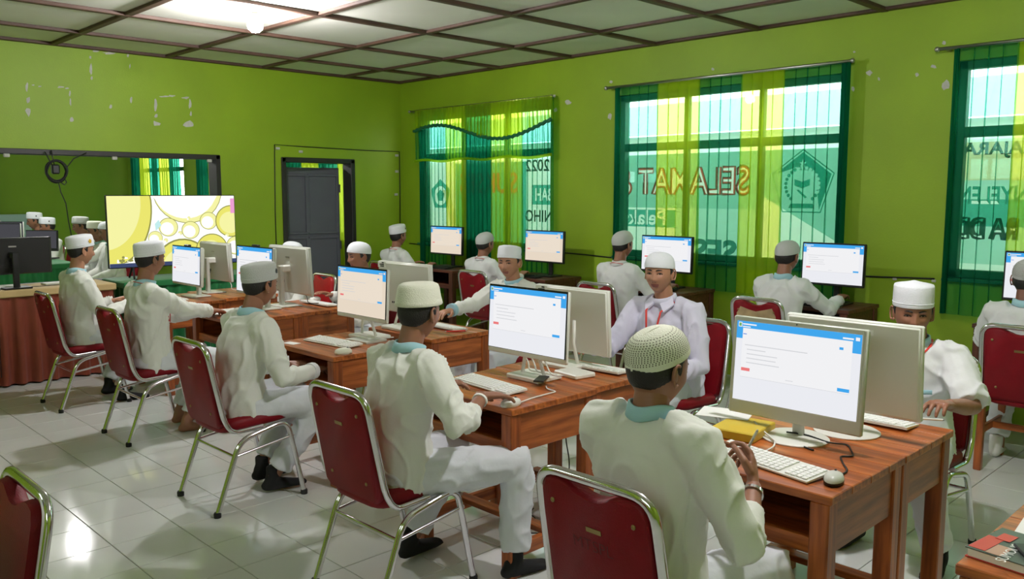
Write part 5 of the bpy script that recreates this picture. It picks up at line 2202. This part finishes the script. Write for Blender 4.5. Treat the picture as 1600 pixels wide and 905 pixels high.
trc([(0, 0), (1, 0), (1, 1), (0, 1)], 2, 0)
circ(.0, .85, .60, 3, .0004, 1.43, 60)
circ(.0, .85, .58, 1, .0006, 1.43, 60)
circ(-.03, .92, .50, 0, .0008, 1.35, 60)
circ(.62, 1.10, .50, 3, .0004)
circ(.62, 1.10, .49, 0, .0006)
circ(.60, 1.14, .47, 2, .0008)
for q, (u, v, r_) in enumerate([(.455, .55, .135), (.63, .50, .13), (.35, .40, .10), (.78, .63, .13), (.97, .62, .24), (.56, -.02, .40), (.80, .20, .24), (1.0, .25, .14), (.43, .36, .03), (.545, .46, .03), (.62, .68, .02), (.93, .41, .03)]):
    d = .0010 + q * .0003
    circ(u, v, r_, 3, d)
    circ(u, v, r_ * .94, 1 if r_ > .2 else 0, d + .0001)
    circ(u - .01, v - .02, r_ * .68, 0 if r_ > .2 else 2, d + .0002)
trc([(.355, .50), (.40, .58), (.38, .66), (.35, .60)], 4, .0045)
rr = random.Random(5)
for k in range(26):
    circ(.06 + rr.uniform(0, .2), .07 + rr.uniform(0, .10) * rr.uniform(.2, 1), rr.uniform(.008, .02), 3 if k % 2 else 2, .0050 + k * .00002, n=8)
trc([(.965, .74), (1, .74), (1, .96), (.965, .96)], 5, .0050)
circ(.95, .96, .03, 2, .0052, n=12)
trc([(0, 0), (1, 0), (1, .055), (0, .055)], 6, .0056)
for k in range(9):
    circ(.05 + .045 * k, .030, .014, 2 if k < 5 else 4, .0060, n=8)
mb.build('screen', tv_m, hs)

# black screens seen from behind on the beige table, and the clutter round them
bm = monitor(-4.68, -.60, .825, .62, .945, 1.262, 'black monitor seen from behind on the beige covered table', style='mon', stand='column', body='black_plastic', bez='bezel', chin=.02, lit=False, group='desk computers', face=-1, rz=-80)
bm.rotation_euler = (0, 0, R(-92 + 180))
bm.rotation_euler = (0, 0, R(-90))
flat_box('papers', (-4.75, -.55, .825), (.22, .16, .02), 'paper', 'stack of white papers behind the black monitor', 'paper', 5)
flat_box('keyboard_case', (-4.28, -.52, .825), (.30, .11, .018), 'silver_plastic', 'pale keyboard lying on the beige table', 'keyboard', 8, .004)
cord(wob((-4.95, -.72, .83), (-4.2, -.62, .83), 9, .03, 20), 'tangled black cable on the beige table')
cord([(-4.80, -.70, .83), (-4.86, -.845, .83), (-4.87, -.86, .70), (-4.88, -.86, .1)], 'black cable hanging down the rust-red skirt')

# ------------------------------------------------------------------ chairs
chair(-4.52, -1.82, 0, 'red chair under the first pupil in the row, by the rust-red skirt')
chair(-4.48, -3.05, 0, 'red chair of the barefoot pupil, second in the row')
chair(-4.62, -4.62, 0, 'red chair of the pupil with the shield badge on his cap')
chair(-4.66, -6.06, 0, 'red chair in the middle, of the pupil in the cream flat-topped cap')
near_chair = chair(-4.77, -7.46, 0, 'red chair nearest the camera, cropped at the bottom edge')
chair(-2.72, -2.02, 180, 'bright red chair facing out, before the grey steel door', chair_bright)
chair(-2.66, -3.05, 180, 'red chair of the pupil peering over the cream-tinted page')
chair(-2.36, -4.50, 180, 'red chair of the pupil stretching out his arm')
chair(-2.62, -6.05, 180, 'red chair of the pupil in lavender')
chair(-2.74, -7.43, 180, 'red chair of the pupil in the tall white cap')
chair(-.97, -1.22, 0, 'red chair by the corner, of the pupil under the first window')
chair(-.98, -2.74, 0, 'red chair before the first window, seen from behind')
chair(-.97, -4.29, 0, 'red chair before the middle window, behind the pupil in lavender')
chair(-.95, -5.78, 0, 'red chair with its backing worn to bare board', chair_torn)
chair(-1.06, -7.50, 0, 'broad red chair with wooden legs at the right edge', chair_wooden)
chair(-6.39, -6.42, 180, 'red chair with a gap under its top rail, cut by the left edge')
chair(-6.50, -7.42, 180, 'red chair at the bottom left, out of sight under a white sleeve')

_br = [c for c in near_chair.children if c.name.startswith('backrest')][0]
_ax = Vector((-.077, 0, .415)).normalized()
mb = MB()
put_text(mb, 'MTSPL', .050, Vector((-.195, 0, .47)) + _ax * .235 + Vector((_ax.z, 0, -_ax.x)) * -.0192 + Vector((0, .01, 0)), (0, -1, 0), _ax, 0, -.0006)
mb.build('marker_writing', 'marker_ink', _br)


# ------------------------------------------------------------------ pupils
def P_(label, cx_, y, rz, head_x, rw=None, lw=None, kn=None, ftw=None, sit=-.02, **k):
    """cx_: chair centre x in the room; head_x: room x of the head"""
    f = 1 if rz == 0 else -1
    L = lambda p_: None if p_ is None else local(p_, cx_, y, rz)
    if kn:
        k['knees'] = [L(p_) for p_ in kn]
    if ftw:
        k['feet'] = [tuple(L(p_)) for p_ in ftw]
    return person(label, cx_, y, rz, rhand=L(rw), lhand=L(lw), hx=sit + .03, headx=(head_x - cx_) * f, **k)


# row facing the windows, seen from behind
P_('pupil in a white cap with a yellow badge, first in the row', -4.52, -1.82, 0, -4.50, (-4.20, -1.95, .77), (-4.22, -1.66, .77), hs=1.11, cap='kufi', badge=(-62, .034, 'badge_y', .016),
   skin='skin_b', kn=[(-4.12, -1.98, .50), (-4.12, -1.66, .50)], ftw=[(-4.26, -1.98, 0), (-4.26, -1.66, 0)], seed=1, head=(4, 2, 0), cap_mat='cap', tilt=-9, cap_z=.034)
P_('barefoot pupil in a plain white cap with one arm stretched to the desk', -4.48, -3.07, 0, -4.46, (-4.02, -3.02, .80), (-4.06, -2.90, .79), hs=1.11, cap='kufi', skin='skin_a', foot=None,
   kn=[(-4.08, -3.22, .50), (-4.08, -2.92, .50)], ftw=[(-4.28, -3.20, 0), (-4.22, -2.94, 0)], seed=2, head=(6, 4, 0), lanyard=True, tilt=-10, cap_z=.034)
P_('pupil in a grey-white cap with a dark shield badge, hands in his lap', -4.62, -4.63, 0, -4.485, (-4.27, -4.79, .665), (-4.27, -4.52, .665), hs=1.05, cap='kufi', cap_mat='cap_g', badge=(-50, .036, 'badge_d', .013), skin='skin_a',
   kn=[(-4.20, -4.80, .51), (-4.20, -4.48, .51)], ftw=[(-4.45, -4.70, .01), (-4.42, -4.52, .02)], seed=3, head=(6, 6, 0), lod=1, cuff='shirt_b', tilt=-12, cap_z=.034)
P_('pupil in a cream flat-topped cap with his hand on a mouse', -4.66, -6.09, 0, -4.54, (-4.415, -6.345, .818), (-4.40, -6.02, .775), hs=1.05, cap='flare', cap_mat='cap_c', skin='skin_a', rsleeve=.58, lsleeve=.75, rcurl=.22,
   kn=[(-4.245, -6.38, .51), (-4.25, -5.98, .50)], ftw=[(-4.235, -6.38, 0), (-4.44, -5.92, .01)], seed=4, head=(10, 4, 0), lod=0, band='paper', tilt=-4, rpalm=((0, .1, 1), (.96, -.06, -.14)), lcurl=.5,
   rpole=(-.6, -.7, -.6), cap_z=.036)
P_('pupil in a knitted cream cap seen from behind, holding a pen', -4.77, -7.45, 0, -4.745, (-4.52, -7.64, .79), (-4.40, -7.32, .80), hs=1.075, neck=.122, cap='mesh', cap_mat='cap_c', skin='skin_a', rsleeve=.62, lsleeve=.7, rcurl=.85, rpinch=True,
   kn=[(-4.40, -7.64, .50), (-4.40, -7.28, .50)], ftw=[(-4.38, -7.66, 0), (-4.38, -7.26, 0)], seed=5, head=(-10, 8, 0), lod=0, band='chrome', tilt=-24, cap_z=.032, rpalm=((.70, -.70, .30), (.52, .42, .62)), bulk=1.04, sit=.0)
pen('pen', (-4.447, -7.540, .800), (-4.418, -7.592, .930), 'silver_plastic', 'silver pen held by the pupil in the knitted cap')

# row facing the camera side
P_('pupil hidden behind the pale grey monitor, only his white cap showing', -2.72, -1.98, 180, -2.76, hs=.91, cap='skull', lod=2, seed=6, foot=None)
P_('pupil in a white skullcap peering over the cream-tinted page', -2.66, -3.03, 180, -2.75, (-2.84, -2.74, .79), None, hs=1.0, cap='skull', cap_mat='cap', skin='skin_a', lod=1, seed=7, head=(-8, 2, 0), rcurl=.25, foot=None, tilt=-8, cap_z=.032)
P_('pupil in a white cap with a small badge stretching out his arm', -2.36, -4.48, 180, -2.44, (-2.92, -4.36, .82), (-2.68, -4.60, .64), hs=1.03, cap='kufi', badge=(105, .030, 'badge_d', .010), skin='skin_b', lod=1, seed=8, head=(22, 3, 0), cuff='collar', foot=None, tilt=-11, cap_z=.032)
P_('pupil in a lavender shirt with a red lanyard', -2.62, -6.03, 180, -2.76, (-3.12, -5.84, .79), (-3.0, -6.20, .66), hs=1.125, cap='skull', cap_mat='cap', skin='skin_b', shirt='shirt_l', lod=0, seed=9, head=(16, 0, 0), lanyard=True,
   collar='shirt_l', shirt_collar=True, tilt=-7, cap_z=.030, bulk=1.12, foot=None, chest=[('badge', .085, -.045), ('pen', .080, -.02)])
P_('pupil in a tall white cap with a red lanyard behind the barcoded computer', -2.74, -7.44, 180, -2.80, (-3.14, -7.26, .79), (-3.13, -7.72, .80), hs=.975, cap='tall', cap_mat='cap', skin='skin_a', lod=0, seed=10, head=(28, 6, 0), lanyard=True,
   rsleeve=.5, lsleeve=.5, lcurl=.45, kn=[(-3.10, -7.28, .50), (-3.10, -7.62, .50)], ftw=[(-2.85, -7.24, 0), (-2.93, -7.64, 0)], tilt=-4, cap_z=.034, shirt='shirt_b', sleeve_r=1.1, chest=[('trim', .07, -.06)])

# row along the windows
P_('pupil in a white cap with a dark badge nearest the room corner', -.97, -1.18, 0, -.96, (-.68, -1.36, .81), (-.68, -1.04, .81), hs=1.05, cap='kufi', cap_mat='cap', badge=(-55, .034, 'badge_d', .010), lod=2, seed=11, collar='shirt_b', lanyard=True, foot=None, shirt='shirt_b')
P_('pupil in a white skullcap before the first window', -.98, -2.64, 0, -.98, (-.68, -2.84, .81), (-.68, -2.50, .81), hs=1.0, cap='skull', cap_mat='cap_g', lod=2, seed=12, collar='shirt_b', lanyard=True, foot=None, shirt='shirt_b', head=(0, 6, 0), tilt=-22, cap_z=.03)
P_('pupil in a white skullcap before the middle window, arm on the desk', -.97, -4.35, 0, -.95, (-.62, -4.60, .82), (-.64, -4.22, .81), hs=1.11, cap='skull', cap_mat='cap_g', lod=2, seed=13, collar='shirt_b', lanyard=True, foot=None, shirt='shirt_b', head=(-6, 4, 0), tilt=-22, cap_z=.03)
P_('pupil in a grey-white cap reaching towards the wide black monitor', -.95, -5.81, 0, -.84, (-.44, -6.04, .84), (-.55, -5.75, .83), hs=1.08, cap='skull', cap_mat='cap_g', lod=1, seed=14, foot=None, shirt='shirt_b', head=(-4, 5, 0), tilt=-14, cap_z=.032)
P_('pupil in a dotted grey cap cut by the right edge', -1.06, -7.44, 0, -1.0, (-.70, -7.62, .82), (-.70, -7.28, .82), hs=1.0, cap='mesh', cap_mat='cap_g', skin='skin_c', lod=1, seed=15, foot='sock_w', shirt='shirt_b', tilt=-14, cap_z=.032,
   kn=[(-.70, -7.62, .50), (-.70, -7.28, .50)], ftw=[(-.88, -7.62, 0), (-.88, -7.30, 0)])

# the two pupils at the left edge, facing away
P_('pupil in white at the left edge, back against the chair with the gap', -6.39, -6.42, 180, -6.44, lod=2, seed=16, hs=1.0, cap='kufi', sit=.0)
P_('pupil in white at the bottom left corner, only a sleeve showing', -6.50, -7.40, 180, -6.57, lod=1, seed=17, hs=.98, cap='kufi')

# adjoining room, seen through the wide opening
for q, (hx_, hy_, hz_, cp, cm, lb) in enumerate([
        (-3.29, 5.0, 1.265, 'skull', 'cap', 'far pupil bending in a skullcap, leftmost in the wide opening'),
        (-3.10, 4.5, 1.371, 'kufi', 'cap', 'far pupil sitting tallest in the wide opening, white cap with a dark badge'),
        (-3.08, 4.0, 1.31, 'kufi', 'cap', 'far pupil in a white cap in front of the tallest one in the opening'),
        (-2.967, 3.0, 1.337, 'kufi', 'cap_g', 'far pupil in a grey knitted cap beside the hanging cable'),
        (-2.95, 2.5, 1.29, 'kufi', 'cap_c', 'far pupil in a patterned cap with his hand on his chin'),
        (-2.98, 2.0, 1.295, 'skull', 'cap', 'far pupil in a skullcap cut off by the television')]):
    hs_ = (hz_ - .66) / .60
    kw = {}
    if q == 4:
        kw = dict(lhand=(.20, .05, 1.02), lcurl=.7, lpole=(.3, .4, -1))
    person(lb, hx_ + .06, hy_, 180, hs=hs_, hx=.03, headx=.06 if q else .2, cap=cp, cap_mat=cm, lod=2, seed=20 + q, foot=None, head=(-12, 6 if q else 18, 0),
           badge=(100, .034, 'badge_d', .010) if q in (1, 2) else None, group='pupils in the adjoining room', **kw)
    chair(hx_ + .06, hy_, 180, ['far chair of the leftmost pupil in the wide opening', 'far chair of the tallest pupil in the wide opening', 'far chair in front of the tallest pupil in the opening',
                                'far chair of the pupil in the grey knitted cap', 'far chair of the pupil with his hand on his chin', 'far chair cut off by the television'][q], group='chairs in the adjoining room')
for q, (x, y, lb) in enumerate([(-3.78, 4.35, 'far white computer at the left of the wide opening'), (-3.66, 3.75, 'far white computer before the pupil in the white cap'), (-3.86, 3.1, 'far white computer just above the black monitor\'s edge')]):
    monitor(x, y, .85, .52, .97, 1.27, lb, stand='vee', bez='bezel', lit=False, group='computers in the adjoining room', rz=38)
monitor(-3.62, 2.35, .85, .40, .95, 1.20, 'far dark monitor behind the yellow-badged cap', stand='column', style='mon', body='black_plastic', bez='bezel', lit=False, group='computers in the adjoining room', rz=40)
mb = MB()
mb.box((-2.75, 9.22, .62), (1.75, .06, 1.24), bev=.01)
root = tag(mb.build('low_board', 'pale_blue'), 'low pale blue board against the far wall of the adjoining room', 'board')
mb = MB()
mb.box((-2.46, 9.24, 1.52), (.12, .06, 3.04), bev=.004)
tag(mb.build('wall_post', 'pale_blue'), 'pale blue post on the far wall at the left edge', 'post')
